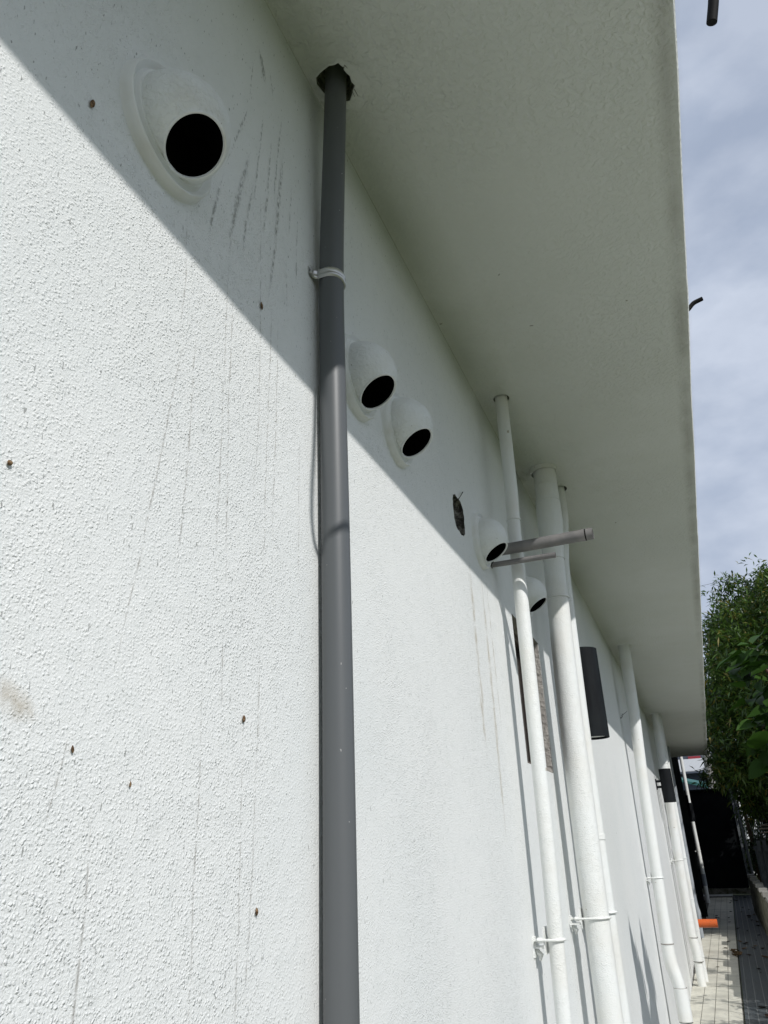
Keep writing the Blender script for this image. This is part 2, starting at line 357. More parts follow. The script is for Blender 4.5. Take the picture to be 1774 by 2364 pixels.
# window niche
win = bpy.data.objects.new('window', None); COL.objects.link(win); win.parent = house; win.location = (0, NY0, NZ0)
DEP = -0.085
def rev(V, nm, mt_): return pydata(nm, V, [(0, 1, 2, 3)], mt_, win)
rev([(0, NY1, NZ0), (0, NY1, NZ1), (DEP, NY1, NZ1), (DEP, NY1, NZ0)], 'jamb', 'reveal_cement')
rev([(0, NY0, NZ1), (0, NY0, NZ0), (DEP, NY0, NZ0), (DEP, NY0, NZ1)], 'jamb', 'reveal_cement')
rev([(0, NY1, NZ1), (0, NY0, NZ1), (DEP, NY0, NZ1), (DEP, NY1, NZ1)], 'lintel', 'reveal_cement')
rev([(0, NY0, NZ0), (0, NY1, NZ0), (DEP, NY1, NZ0), (DEP, NY0, NZ0)], 'sill', 'reveal_cement')
fr = MB(); ft = 0.03
fr.box((-0.075, NY0, NZ0), (-0.050, NY0+ft, NZ1)).box((-0.075, NY1-ft, NZ0), (-0.050, NY1, NZ1)).box((-0.075, NY0+ft, NZ0), (-0.050, NY1-ft, NZ0+ft)).box((-0.075, NY0+ft, NZ1-ft), (-0.050, NY1-ft, NZ1)).box((-0.073, NY0+0.22, NZ0+ft), (-0.052, NY0+0.25, NZ1-ft))
fr.obj('frame', 'bronze_frame', win, None)
pydata('pane', [(-0.066, NY0+ft, NZ0+ft), (-0.066, NY1-ft, NZ0+ft), (-0.066, NY1-ft, NZ1-ft), (-0.066, NY0+ft, NZ1-ft)], [(0,1,2,3)], 'dark_glass', win)

# eave slab with its openings
SH = [(0.02,0.968),(0.033,0.961),(0.044,0.9575),(0.056,0.954),(0.066,0.9565),(0.075,0.9555),(0.081,0.968),(0.088,0.9655),(0.080,0.974),(0.083,0.985),(0.086,0.992),(0.084,1.006),(0.087,1.016),(0.079,1.024),(0.071,1.035),(0.063,1.044),(0.049,1.041),(0.037,1.034),(0.030,1.025),(0.021,1.012),(0.018,0.996),(0.015,0.982)]
sh = [circle(0.081, 2.355, 0.0285, 28), circle(0.112, 2.985, 0.056, 28), circle(0.137, 3.22, 0.041, 28)]
soff = poly_with_holes('eave', [(-0.0, YN), (WE, YN), (WE, YF), (-0.0, YF)], [SH] + sh, lambda a, b: (a, b, ZS), 'soffit_paint', house, flip=True)
# hole sides and dark cavity
def skirt(loop, z0, z1, mt_, nm):
    n = len(loop); V = [(x, y, z0) for x, y in loop] + [(x*1.0, y, z1) for x, y in loop]; F = [(k, (k+1) % n, (k+1) % n + n, k+n) for k in range(n)]
    F.append(tuple(range(n, 2*n))); pydata(nm, V, F, mt_, house)
skirt(SH, ZS, ZS + 0.16, 'mortar', 'broken_hole')
for lp in sh: skirt(lp, ZS, ZS + 0.12, 'mortar', 'pipe_opening')
# repaired plaster around the broken hole: thin skim, proud of the soffit
n = len(SH); V = []; F = []
for k, (x, y) in enumerate(SH): V.append((x + (0.001 if x > 0.05 else -0.001), y, ZS - 0.0018))
for k, (x, y) in enumerate(SH):
    a = math.atan2(y - 1.0, x - 0.05); g_ = max(0.0, math.cos(a - 0.35)); V.append((x + (0.004 + 0.030*g_)*math.cos(a), y + (0.004 + 0.042*g_)*math.sin(a), ZS - 0.0014))
for k in range(n): F.append((k, (k+1) % n, (k+1) % n + n, k+n))
pydata('plaster_patch', V, F, 'soffit_paint', house)
for (x, y, dx, dy) in ((0.083, 1.022, 0.004, 0.012), (0.077, 1.026, 0.003, 0.006), (0.086, 0.965, 0.006, 0.002)):
    MB().tube([(x, y, ZS - 0.001), (x+dx*0.5, y+dy*0.5, ZS-0.006), (x+dx, y+dy, ZS-0.012)], [0.0007, 0.0006, 0.0004], 5).obj('mortar_crumb', 'mortar', house)
# slab body above, with a slightly uneven outer edge
V = []; F = []; ny = 260
for j in range(ny + 1):
    y = YN + (YF - YN) * j / ny
    w = 0.0035 * mnoise.noise(Vector((y*1.7, 0, 0))) + 0.0018 * mnoise.noise(Vector((y*9, 4, 0)))
    V += [(WE - 0.022, y, ZS - 0.0002), (WE - 0.018, y, ZS - 0.0012), (WE + 0.003 + w, y, ZS - 0.0012), (WE + 0.008 + w, y, ZS + 0.012), (WE + 0.010 + w, y, ZS + 0.17), (-0.6, y, ZS + 0.171)]
for j in range(ny):
    for q in range(5): a = 6*j+q; F.append((a, a+1, a+7, a+6)[::-1])
tag(pydata('eave_edge', V, F, 'soffit_paint', house, 30), 'uneven stained outer drip edge')
MB().box((-0.6, YF - 0.02, ZS + 0.004), (WE + 0.006, YF + 0.002, ZS + 0.168)).obj('eave_end', 'soffit_paint', house, None)

# dirt on wall: ribbons of real stain; painted corner shade reuses them
def ribbon(pts, w, material, name='dirt_streak', x=0.0012, plane='wall', parent=house):
    V = []; F = []; E = []
    n = len(pts)
    P = [Vector(p) for p in pts]
    # resample
    Q = []
    for i in range(n-1):
        m_ = max(2, int((P[i+1]-P[i]).length / 0.03))
        for k in range(m_): Q.append(P[i].lerp(P[i+1], k/m_))
    Q.append(P[-1]); n = len(Q)
    for i, p in enumerate(Q):
        d = (Q[min(i+1, n-1)] - Q[max(i-1, 0)]).normalized(); q = Vector((-d.y, d.x))
        t = i/(n-1); ww = w * (0.55 + 0.6*abs(mnoise.noise(Vector((p.x*40, p.y*14, 1))))*1.6) * min(1, 4*t + 0.25) * min(1, 5*(1-t) + 0.2)
        if w > 0.06: ww = w
        p = p + q * 0.0025 * mnoise.noise(Vector((p.x*5, p.y*22, 7)))
        for s, e in ((-1, 0.0), (0, 1.0), (1, 0.0)):
            r = p + q*s*ww*0.5
            V.append((x, r.x, r.y) if plane == 'wall' else (r.x, r.y, x)); E.append(e * min(1, 6*t) * min(1, 6*(1-t)))
    for i in range(n-1):
        for s in range(2): a = 3*i+s; F.append((a, a+1, a+4, a+3))
    me = bpy.data.meshes.new(name); me.from_pydata(V, [], F)
    at = me.attributes.new('edge', 'FLOAT', 'POINT'); at.data.foreach_set('value', E)
    return link(name, me, material, parent)
ST = [([(0.759,2.88),(0.754,2.763)],.006),([(0.752,2.751),(0.724,2.642),(0.699,2.559)],.008),([(0.695,2.537),(0.681,2.463),(0.67,2.391)],.013),([(0.766,2.664),(0.738,2.531),(0.723,2.44),(0.721,2.393)],.016),([(0.782,2.618),(0.762,2.5),(0.757,2.421)],.010),([(0.875,2.781),(0.863,2.67),(0.853,2.531),(0.836,2.4)],.015),([(0.829,2.759),(0.823,2.618),(0.813,2.504)],.010),([(0.905,2.72),(0.899,2.592)],.009),([(0.891,2.544),(0.899,2.407)],.005),
 ([(0.865,2.86),(0.850,2.72),(0.842,2.60)],.008),([(0.80,2.80),(0.79,2.66),(0.78,2.55)],.007),([(0.93,2.7),(0.928,2.5)],.005),([(0.775,2.93),(0.79,2.90),(0.80,2.86)],.022),([(0.815,2.92),(0.83,2.86)],.014)]
for p, w in ST: ribbon(p, w, 'drip_stain')
TH = [[(0.618,2.4),(0.63,2.286),(0.628,2.202)],[(0.643,2.221),(0.623,2.09),(0.613,2.007),(0.601,1.923),(0.593,1.866),(0.573,1.748)],[(0.661,2.23),(0.663,2.107),(0.664,1.992),(0.659,1.872)],[(0.721,2.407),(0.729,2.175),(0.733,1.99),(0.733,1.887)],[(0.738,2.389),(0.743,2.154),(0.761,1.882)],[(0.799,2.643),(0.815,2.37),(0.822,2.18),(0.812,2.006)],[(0.85,2.435),(0.846,2.112),(0.849,1.907)],[(0.757,1.855),(0.765,1.737)],[(0.811,1.751),(0.818,1.53),(0.818,1.459),(0.82,1.30)],[(0.844,1.884),(0.846,1.733),(0.844,1.595),(0.838,1.483),(0.839,1.439),(0.84,1.3)],[(0.722,1.802),(0.728,1.643),(0.729,1.571),(0.733,1.473),(0.735,1.3)],[(0.531,1.715),(0.524,1.667),(0.512,1.612)],[(0.567,1.658),(0.574,1.551),(0.574,1.486),(0.58,1.3)],[(0.947,2.221),(0.95,1.944)],[(0.87,2.4),(0.872,2.2),(0.868,2.0)]]
for p in TH: ribbon(p, 0.0042, 'thin_stain')
for p, w in (([(1.99,2.36),(1.995,2.1),(2.0,1.8)], .05), ([(2.12,2.37),(2.125,2.2),(2.13,1.95),(2.13,1.6)], .045), ([(2.18,2.38),(2.19,2.15),(2.2,1.9)], .02), ([(0.36,1.78),(0.44,1.73),(0.50,1.705)], .04)):
    ribbon(p, w, 'rust_stain')
stain_shade_mat('edge_stain', (0.40, 0.385, 0.33), 0.25, 0.75, 4, 0.38)
for a, b in ((0.2, 7.0), (7.0, 16.4)): ribbon([(0.706, a), (0.706, b)], 0.066, 'edge_stain', 'drip_edge_stain', ZS - 0.0030, plane='soffit')
# green-dark shade painted as soft bands along the inner corner of eave and wall
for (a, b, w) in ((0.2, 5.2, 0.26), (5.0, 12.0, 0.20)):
    ribbon([(a, ZS - 0.02), (b, ZS - 0.02)], w, 'corner_shade', 'corner_shade_band', 0.0016)
    ribbon([(0.03, a), (0.03, b)], w*0.9, 'corner_shade', 'corner_shade_band', ZS - 0.0012, plane='soffit')

# ------------------------------------------------------------------ vent hoods
def make_hood(y0, z0, label, R=0.0695, h=0.0553, ang=0.975, xs=0.018):
    t = thing('vent_hood', label, 'vent hood', (0, y0, z0), 'vent hoods in a row under the eave')
    nv = Vector((math.cos(ang), 0, -math.sin(ang))); u = Vector((0, 1, 0)); w = nv.cross(u)
    C = Vector((xs, y0, z0))
    ph0 = math.acos(h / R); prof = []
    N = 56; K = 30
    def shell(Rr, p0, lim=-0.007):
        V = []; F = []
        for i in range(K+1):
            ph = p0 + (PI - p0) * i / K
            for k in range(N):
                a = 2*PI*k/N
                v = C + Rr*(math.cos(ph)*nv + math.sin(ph)*(math.cos(a)*u + math.sin(a)*w))
                v += (v - C).normalized() * 0.0009 * mnoise.noise(v * 38)
                if v.x < lim: v.x = lim
                V.append(v)
        for i in range(K):
            for k in range(N):
                a = i*N+k; b = i*N+(k+1) % N; F.append((a, a+N, b+N, b))
        return V, F
    V, F = shell(R, ph0)
    # rolled rim
    ro = R*math.sin(ph0); base = len(V)
    for (dr, dn) in ((-0.0006, 0.0012), (-0.0022, 0.0014), (-0.0030, -0.001)):
        for k in range(N):
            a = 2*PI*k/N; V.append(C + (h+dn)*nv + (ro+dr)*(math.cos(a)*u + math.sin(a)*w))
    for q in range(3):
        for k in range(N):
            k2 = (k+1) % N
            a0 = (0 if q == 0 else base+(q-1)*N); b0 = base+q*N
            F.append((a0+k, a0+k2, b0+k2, b0+k))
    pydata('dome', V, F, 'hood_paint', t, 60)
    V, F = shell(R - 0.0032, math.acos(min(0.999, (h - 0.001) / (R - 0.0032))), -0.002)
    keep = F
    pydata('inner_lining', V, [f[::-1] for f in keep], 'black_inside', t, 60)
    # flange: lathe about x
    prof = [(0.0665, 0.0165), (0.0725, 0.0160), (0.0745, 0.0120), (0.0765, 0.0085), (0.0790, 0.0095), (0.0825, 0.0150), (0.0850, 0.0160), (0.0872, 0.0140), (0.0885, 0.0075), (0.0890, 0.0025), (0.0915, -0.001)]
    V = []; F = []; M_ = 64
    for r, x in prof:
        for k in range(M_):
            a = 2*PI*k/M_; rr_ = r + 0.0004*mnoise.noise(Vector((math.cos(a)*3, math.sin(a)*3, y0*9)))
            V.append((x, y0 + rr_*math.cos(a), z0 + rr_*math.sin(a)))
    for q in range(len(prof)-1):
        for k in range(M_):
            a = q*M_+k; b = q*M_+(k+1) % M_; F.append((a, a+M_, b+M_, b))
    pydata('flange', V, F, 'flange_paint', t, 50)
    rp = [C + (h+0.0008)*nv + (ro-0.0006)*(math.cos(2*PI*k/56)*u + math.sin(2*PI*k/56)*w) for k in range(57)]
    MB().tube(rp, 0.0019, 8, cap=False).obj('rim', 'flange_paint', t, 60)
    # cracked sealant line under the flange
    pts = [(0.0088, y0 + 0.0768*math.cos(a), z0 + 0.0768*math.sin(a)) for a in np.linspace(PI*1.05, PI*1.62, 26)]
    MB().tube(pts, [0.0008*(0.4 + abs(mnoise.noise(Vector((i*0.9, y0, 0))))*1.6) for i in range(26)], 5).obj('sealant_crack', 'mortar', t)
    return t
for (y, z), lb in zip(HOODS, ('large nearest white domed vent hood with dark mouth, left of the grey pipe', 'white vent hood with soot on its crown, touching the right edge of the grey pipe',
        'white vent hood just below right of the one beside the grey pipe', 'white vent hood with grey spouts sticking out beyond it', 'small far vent hood half hidden behind the thin white downpipe')):
    make_hood(y, z, lb)

# ------------------------------------------------------------------ pipes
def bracket(parent, y, z, xc, r, second=None, two=None):
    """wall angle, plate and U-bolt round a pipe"""
    b = MB(); b.box((0.0, y-0.020, z-0.026), (0.004, y+0.020, z+0.022)); b.box((0.004, y-0.018, z-0.005), (xc-r-0.007, y+0.018, z))
    b.box((xc-r-0.0075, y-0.022, z-0.018), (xc-r-0.0035, y+0.024, z+0.046)); b.box((0.004, y-0.018, z+0.012), (0.010, y+0.004, z+0.018))
    b.tube([(0.001, y, z-0.006), (0.018, y-0.002, z-0.022), (0.012, y+0.004, z-0.034)], [0.006, 0.007, 0.003], 8); b.tube([(xc-r-0.022, y-r-0.004, z+0.016), (xc-r-0.008, y-r-0.004, z+0.016)], 0.0075, 6)
    b.obj('bracket', 'pipe_paint', parent)
    u = MB(); pts = [(xc-r-0.026, y-r-0.004, z+0.016), (xc, y-r-0.004, z+0.016)]
    for a in np.linspace(PI, 0, 15)[1:-1]: pts.append((xc + (r+0.004)*math.sin(a), y + (r+0.004)*math.cos(a), z+0.016))
    pts += [(xc, y+r+0.004, z+0.016), (xc-r-0.012, y+r+0.004, z+0.016)]
    u.tube(pts, 0.0036, 8); u.obj('u_bolt', 'pipe_paint', parent)
def ring(parent, x, y, z, r, hgt=0.006, material='pipe_paint', name='collar'):
    MB().tube([(x, y, z-hgt/2), (x, y, z-hgt/2+0.001), (x, y, z+hgt/2-0.001), (x, y, z+hgt/2)], [r, r+0.0022, r+0.0022, r], 32, cap=False).obj(name, material, parent, 30)
def interp(tab, n=14):
    """smooth a (x, y, z, r) table"""
    T = [np.array(t, float) for t in tab]; out_ = []
    for i in range(len(T)-1):
        for k in range(n): f = k/n; out_.append(T[i]*(1-f) + T[i+1]*f)
    out_.append(T[-1]); A = np.array(out_)
    B = A.copy()
    for _ in range(3): B[1:-1] = (B[:-2] + 2*B[1:-1] + B[2:]) / 4
    B[0], B[-1] = A[0], A[-1]
    return [tuple(float(c) for c in b[:3]) for b in B], [float(b[3]) for b in B]

# grey downpipe near the camera
gp = thing('drainpipe', 'dark grey plastic drainpipe rising through a broken hole in the eave', 'drainpipe', (0.04, 1.0, ground_z(1)))
p, r = interp([(0.052, 1.003, 3.22, 0.0228), (0.045, 1.006, 3.0, 0.0229), (0.030, 1.015, 2.66, 0.0231), (0.027, 1.018, 2.50, 0.0231), (0.027, 1.026, 2.1, 0.0231), (0.027, 1.029, 1.7, 0.0231), (0.027, 1.027, ground_z(1), 0.0231)], 6)
MB().tube(p, r, 48).obj('pipe', 'gray_pvc', gp)
cl = MB(); cz = 2.578; cx, cy, cr = 0.0275, 1.0175, 0.0237
V = []; F = []; prof = [(0.0, -0.0105), (0.0012, -0.0100), (0.0030, -0.0075), (0.0034, -0.0055), (0.0016, -0.0025), (0.0010, 0), (0.0016, 0.0025), (0.0034, 0.0055), (0.0030, 0.0075), (0.0012, 0.0100), (0.0, 0.0105)]
angs = np.linspace(-PI*0.5, PI*0.5, 25)
path = [(0.002, cy - cr - 0.018), (0.003, cy - cr - 0.006), (0.008, cy-cr-0.001), (cx-0.012, cy-cr)] + [(cx + cr*math.cos(a), cy + cr*math.sin(a)) for a in angs] + [(cx-0.012, cy+cr), (0.008, cy+cr+0.001), (0.003, cy+cr+0.006), (0.002, cy+cr+0.018)]
for i, (px_, py_) in enumerate(path):
    q = Vector((px_ - cx, py_ - cy)); q.normalize()
    if i < 3 or i > len(path)-4: q = Vector((1, 0))
    tilt = 0.004*math.sin((py_-cy)/cr)
    for off, dz in prof: V.append((px_ + q.x*(off+0.0004), py_ + q.y*(off+0.0004), cz + dz - tilt))
k = len(prof)
for i in range(len(path)-1):
    for j in range(k-1): a = i*k+j; F.append((a, a+k, a+k+1, a+1))
pydata('saddle_clamp', V, F, 'zinc', gp, 35)
MB().tube([(0.003, cy-cr-0.013, cz), (0.007, cy-cr-0.013, cz)], [0.0045, 0.0035], 12).obj('screw', 'zinc', gp)

# slim white downpipe
p1 = thing('downpipe', 'slim rough-painted white downpipe crossing behind the grey spouts', 'drainpipe', (0.06, 2.345, ground_z(2.3)), 'white downpipes along the wall')
T = [(0.081, 2.355, 3.16, .0225), (0.081, 2.352, 3.0, .0222), (0.080, 2.35, 2.72, .0220), (0.075, 2.348, 2.57, .0216), (0.072, 2.347, 2.3, .0224), (0.070, 2.346, 2.04, .0220), (0.066, 2.345, 1.58, .0213), (0.057, 2.345, 1.16, .0206), (0.055, 2.345, ground_z(2.3), .0206)]
p, r = interp(T, 8); MB().tube(p, r, 36).obj('pipe', 'pipe_paint', p1)
bracket(p1, 2.345, 1.350, 0.060, 0.0215); ring(p1, 0.0765, 2.349, 2.60, 0.0228, 0.005, name='u_bolt')
V_ = MB(); V_.tube([(0.081, 2.355, ZS-0.002), (0.081, 2.355, ZS+0.004)], [0.031, 0.0285], 32, cap=False).obj('ceiling_ring', 'pipe_paint', p1)

# thick white soil pipe with its offset
p2 = thing('downpipe', 'thickest white downpipe with an offset bend below the eave', 'drainpipe', (0.09, 2.98, ground_z(3)), 'white downpipes along the wall')
T = [(0.117, 2.985, 3.16, .0475), (0.117, 2.985, 3.02, .0475), (0.116, 2.985, 2.935, .0485), (0.114, 2.985, 2.90, .0520), (0.113, 2.985, 2.83, .0530), (0.110, 2.982, 2.76, .0490), (0.108, 2.98, 2.68, .0425), (0.104, 2.98, 2.55, .0425), (0.096, 2.98, 2.3, .0435), (0.090, 2.98, 2.0, .0435), (0.090, 2.98, 1.75, .0450), (0.088, 2.98, 1.45, .0435), (0.089, 2.98, 1.05, .0410), (0.088, 2.98, ground_z(3), .041)]
p, r = interp(T, 8); MB().tube(p, r, 44).obj('pipe', 'pipe_paint', p2)
ring(p2, 0.1165, 2.985, 3.0, 0.0476, 0.004); ring(p2, 0.115, 2.985, 2.925, 0.0495, 0.004); ring(p2, 0.108, 2.98, 2.665, 0.0428, 0.005); ring(p2, 0.1035, 2.98, 2.50, 0.0435, 0.006, name='u_bolt')
bracket(p2, 2.98, 1.352, 0.088, 0.0430)
MB().pipe([(0.114, 2.985, ZS-0.020), (0.113, 2.985, ZS-0.008), (0.113, 2.985, ZS+0.004)], 0.0575, 0.004, 36).obj('ceiling_ring', 'pipe_paint', p2)

p2b = thing('downpipe', 'white downpipe tucked close behind the thickest downpipe', 'drainpipe', (0.1, 3.2, ground_z(3.2)), 'white downpipes along the wall')
T = [(0.139, 3.22, 3.16, .028), (0.139, 3.22, 3.0, .028), (0.136, 3.21, 2.93, .031), (0.126, 3.2, 2.85, .0325), (0.112, 3.2, 2.72, .030), (0.107, 3.2, 2.5, .030), (0.100, 3.2, 2.03, .030), (0.098, 3.2, 1.5, .030), (0.098, 3.2, ground_z(3.2), .030)]
p, r = interp(T, 8); MB().tube(p, r, 36).obj('pipe', 'pipe_paint', p2b)
ring(p2b, 0.108, 3.2, 2.66, 0.0305, 0.006); ring(p2b, 0.106, 3.2, 2.545, 0.0305, 0.006, name='u_bolt'); ring(p2b, 0.099, 3.2, 1.62, 0.0300, 0.02)
bracket(p2b, 3.2, 1.352, 0.098, 0.0305)
MB().tube([(0.137, 3.22, ZS-0.003), (0.137, 3.22, ZS+0.004)], [0.045, 0.041], 32, cap=False).obj('ceiling_ring', 'pipe_paint', p2b)

p3 = thing('downpipe', 'white downpipe that kinks outward just above the pale slabs at the picture bottom', 'drainpipe', (0.1, 6.5, ground_z(6.5)), 'white downpipes along the wall')
T = [(0.117, 6.5, ZS, .0465), (0.116, 6.5, 2.98, .0465), (0.112, 6.5, 2.75, .0455), (0.109, 6.5, 2.5, .0440), (0.089, 6.5, 1.97, .0415), (0.081, 6.5, 1.40, .041), (0.075, 6.5, 0.97, .0410), (0.0735, 6.5, 0.925, .0425), (0.0735, 6.5, 0.86, .0445), (0.078, 6.5, 0.80, .0445), (0.093, 6.5, 0.735, .043), (0.108, 6.5, 0.66, .041), (0.112, 6.5, 0.60, .041), (0.113, 6.5, 0.40, .041), (0.113, 6.5, ground_z(6.5), .041)]
p, r = interp(T, 7); MB().tube(p, r, 40).obj('pipe', 'pipe_paint', p3)
ring(p3, 0.1165, 6.5, 3.03, 0.0468, 0.006); ring(p3, 0.111, 6.5, 2.80, 0.0452, 0.006); ring(p3, 0.111, 6.5, 2.70, 0.0450, 0.006); ring(p3, 0.110, 6.5, 2.55, 0.0442, 0.006, name='u_bolt'); ring(p3, 0.074, 6.5, 0.925, 0.0430, 0.008, 'reveal_cement'); ring(p3, 0.1115, 6.5, 0.656, 0.0440, 0.004, 'reveal_cement'); ring(p3, 0.113, 6.5, 0.455, 0.0440, 0.004, 'mortar')
MB().tube([(0.1115, 6.5, 0.655), (0.1115, 6.5, 0.651), (0.1125, 6.5, 0.46), (0.1125, 6.5, 0.455)], [0.0425, 0.0475, 0.0475, 0.0425], 40, cap=False).obj('coupling', 'pipe_paint', p3)
bracket(p3, 6.5, 1.335, 0.080, 0.0405)
MB().tube([(0.117, 6.5, ZS-0.004), (0.117, 6.5, ZS+0.001)], [0.058, 0.062], 36, cap=False).obj('ceiling_ring', 'pipe_paint', p3)
cr_ = [(0.002, 6.46, 2.50)] + [(0.006 + 0.02*k/14 + 0.007*math.cos(k*1.3), 6.46, 2.50 + 0.035*k/14 + 0.007*math.sin(k*1.3)) for k in range(15)] + [(0.06, 6.47, 2.55)]
MB().tube(cr_, 0.0016, 6).obj('tie_wire', 'wire_black', p3)

p4 = thing('downpipe', 'white downpipe behind the black tube lamp, ending in an elbow on the slabs', 'drainpipe', (0.1, 10.5, ground_z(10.5)), 'white downpipes along the wall')
T = [(0.125, 10.5, ZS, .046), (0.123, 10.5, 2.9, .046), (0.120, 10.5, 2.86, .055), (0.118, 10.5, 2.5, .055), (0.112, 10.5, 2.0, .056), (0.098, 10.5, 1.35, .053), (0.093, 10.5, 0.75, .050), (0.094, 10.5, 0.60, .050), (0.103, 10.5, 0.53, .053), (0.116, 10.5, 0.42, .053), (0.117, 10.5, 0.33, .053)]
p, r = interp(T, 7); MB().tube(p, r, 40).obj('pipe', 'pipe_paint', p4)
ring(p4, 0.0925, 10.5, 0.74, 0.051, 0.01); ring(p4, 0.104, 10.5, 0.575, 0.0535, 0.008, 'reveal_cement'); ring(p4, 0.1165, 10.5, 0.335, 0.0530, 0.008, 'mortar')
MB().tube([(0.112, 10.5, 0.34), (0.112, 10.5, ground_z(10.5))], 0.044, 32).obj('stub', 'pipe_paint', p4)
bracket(p4, 10.5, 1.362, 0.098, 0.0525)
ring(p4, 0.123, 10.5, ZS-0.006, 0.056, 0.012, name='ceiling_ring'); ring(p4, 0.118, 10.5, 2.47, 0.056, 0.008)
p4b = thing('downpipe', 'thinner white downpipe close behind the elbowed downpipe', 'drainpipe', (0.14, 10.8, ground_z(10.8)), 'white downpipes along the wall')
MB().tube([(0.150, 10.8, ZS), (0.145, 10.8, 2.0), (0.142, 10.8, ground_z(10.8))], 0.036, 28).obj('pipe', 'pipe_paint', p4b)
for z in (1.07, 0.95, 0.62, 0.35): ring(p4b, 0.143, 10.8, z, 0.0362, 0.012)
bracket(p4b, 10.8, 1.375, 0.143, 0.036)

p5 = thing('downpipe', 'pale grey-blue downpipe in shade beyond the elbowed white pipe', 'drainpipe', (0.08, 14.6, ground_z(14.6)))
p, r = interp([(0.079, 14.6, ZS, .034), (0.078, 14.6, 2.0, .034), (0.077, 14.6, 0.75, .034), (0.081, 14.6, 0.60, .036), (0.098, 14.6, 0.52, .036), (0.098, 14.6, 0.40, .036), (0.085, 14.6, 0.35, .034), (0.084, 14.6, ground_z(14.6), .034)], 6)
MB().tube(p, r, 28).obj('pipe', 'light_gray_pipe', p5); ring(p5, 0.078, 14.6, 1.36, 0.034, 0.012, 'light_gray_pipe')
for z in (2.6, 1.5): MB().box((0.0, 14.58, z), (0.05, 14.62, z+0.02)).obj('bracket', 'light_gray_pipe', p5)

bp = thing('post', 'thick black square post at the far corner of the white house', 'post', (0.1, 17.8, ground_z(17.8)))
MB().box((0.02, 17.7, ground_z(17.8)), (0.155, 17.84, 3.4)).obj('shaft', 'dark_cladding', bp, None)
MB().box((0.01, 17.68, ground_z(17.8)), (0.175, 17.86, 0.5)).obj('base', 'dark_cladding', bp, None)

p6 = thing('downpipe', 'creamy white downpipe against the black gate, with a black tube lamp across it', 'drainpipe', (0.17, 20.6, ground_z(20.6)))
p, r = interp([(0.178, 20.6, 3.9, .040), (0.172, 20.6, 2.4, .040), (0.170, 20.6, 1.93, .042), (0.178, 20.6, 1.35, .044), (0.186, 20.6, 0.75, .045), (0.175, 20.6, ground_z(20.6), .045)], 6)
MB().tube(p, r, 28).obj('pipe', 'pipe_paint', p6); ring(p6, 0.178, 20.6, 1.35, 0.045, 0.02, name='u_bolt'); MB().box((0.0, 20.58, 1.33), (0.13, 20.62, 1.35)).obj('bracket', 'pipe_paint', p6)
MB().tube([(0.184, 20.6, 0.86), (0.182, 20.6, 0.62)], 0.050, 28).obj('coupling', 'light_gray_pipe', p6)
cdt = thing('conduit', 'very thin pale conduit in front of the dark far wall', 'conduit', (0.1, 19.5, ground_z(19.5)))
MB().tube([(0.107, 19.5, 1.80), (0.108, 19.5, 1.3), (0.095, 19.5, ground_z(19.5))], 0.010, 12).obj('pipe', 'pipe_paint', cdt)
MB().box((-0.02, 19.48, 1.36), (0.10, 19.52, 1.38)).obj('clip', 'pipe_paint', cdt)

# spouts and the orange pipe
s1 = thing('drain_spout', 'longer thick grey plastic spout sticking straight out of the wall', 'pipe', (0, 2.285, 2.478), 'grey spouts sticking out of the wall')
MB().pipe([(-0.02, 2.285, 2.478), (0.15, 2.285, 2.479), (0.33, 2.285, 2.482)], 0.0185, 0.0022, 36).obj('pipe', 'spout_pvc', s1)
MB().tube([(0.305, 2.285, 2.4815), (0.3055, 2.285, 2.4815), (0.3085, 2.285, 2.4815), (0.309, 2.285, 2.4815)], [0.0186, 0.0189, 0.0189, 0.0186], 36, cap=False).obj('black_band', 'wire_black', s1)
s2 = thing('drain_spout', 'short thin dark grey spout just below the longer one', 'pipe', (0, 2.28, 2.430), 'grey spouts sticking out of the wall')
MB().pipe([(-0.02, 2.28, 2.430), (0.1, 2.28, 2.430), (0.208, 2.28, 2.430)], 0.0088, 0.0015, 24).obj('pipe', 'spout_pvc', s2)
MB().tube([(0.0005, 2.28, 2.430), (0.004, 2.28, 2.428)], [0.017, 0.012], 14).obj('ragged_sleeve', 'black_inside', s2)
op = thing('orange_pipe', 'bright orange plastic pipe stub poking out low over the slabs', 'pipe', (0, 13.0, 0.50))
MB().pipe([(0.0, 13.05, 0.50), (0.2, 13.05, 0.50), (0.368, 13.05, 0.50)], 0.054, 0.004, 36).obj('pipe', 'orange_pvc', op)

# black tube lamps
def lamp(x, y, z0, z1, r, label):
    t = thing('wall_lamp', label, 'lamp', (x, y, z0), 'black tube lamps on the wall')
    MB().pipe([(x, y, z0), (x, y, z0+0.004), (x, y, z1-0.004), (x, y, z1)], r, 0.003, 44).obj('body', 'black_paint', t)
    MB().tube([(x, y, z0+0.010), (x, y, z0+0.016)], r-0.0035, 40).obj('diffuser', 'far_white', t)
    MB().tube([(x, y, z1-0.02), (x, y, z1-0.012)], r-0.0035, 40).obj('top_cover', 'black_paint', t)
    b = MB(); zc = (z0+z1)/2 + 0.02
    b.box((0.0, y-0.03, zc-0.06), (0.012, y+0.03, zc+0.06)).box((0.012, y-0.02, zc+0.02), (x-r+0.004, y+0.02, zc+0.045)).box((0.012, y-0.02, zc-0.045), (x-r+0.004, y+0.02, zc-0.02))
    b.obj('mounting', 'black_paint', t, None); return t
lamp(0.100, 3.56, 2.022, 2.415, 0.068, 'nearest black tube wall lamp, right of the thick white downpipe')
lamp(0.128, 10.2, 2.01, 2.385, 0.070, 'black tube wall lamp hiding part of a far white downpipe')
lamp(0.180, 20.0, 1.965, 2.365, 0.068, 'farthest black tube wall lamp, against the black gate')
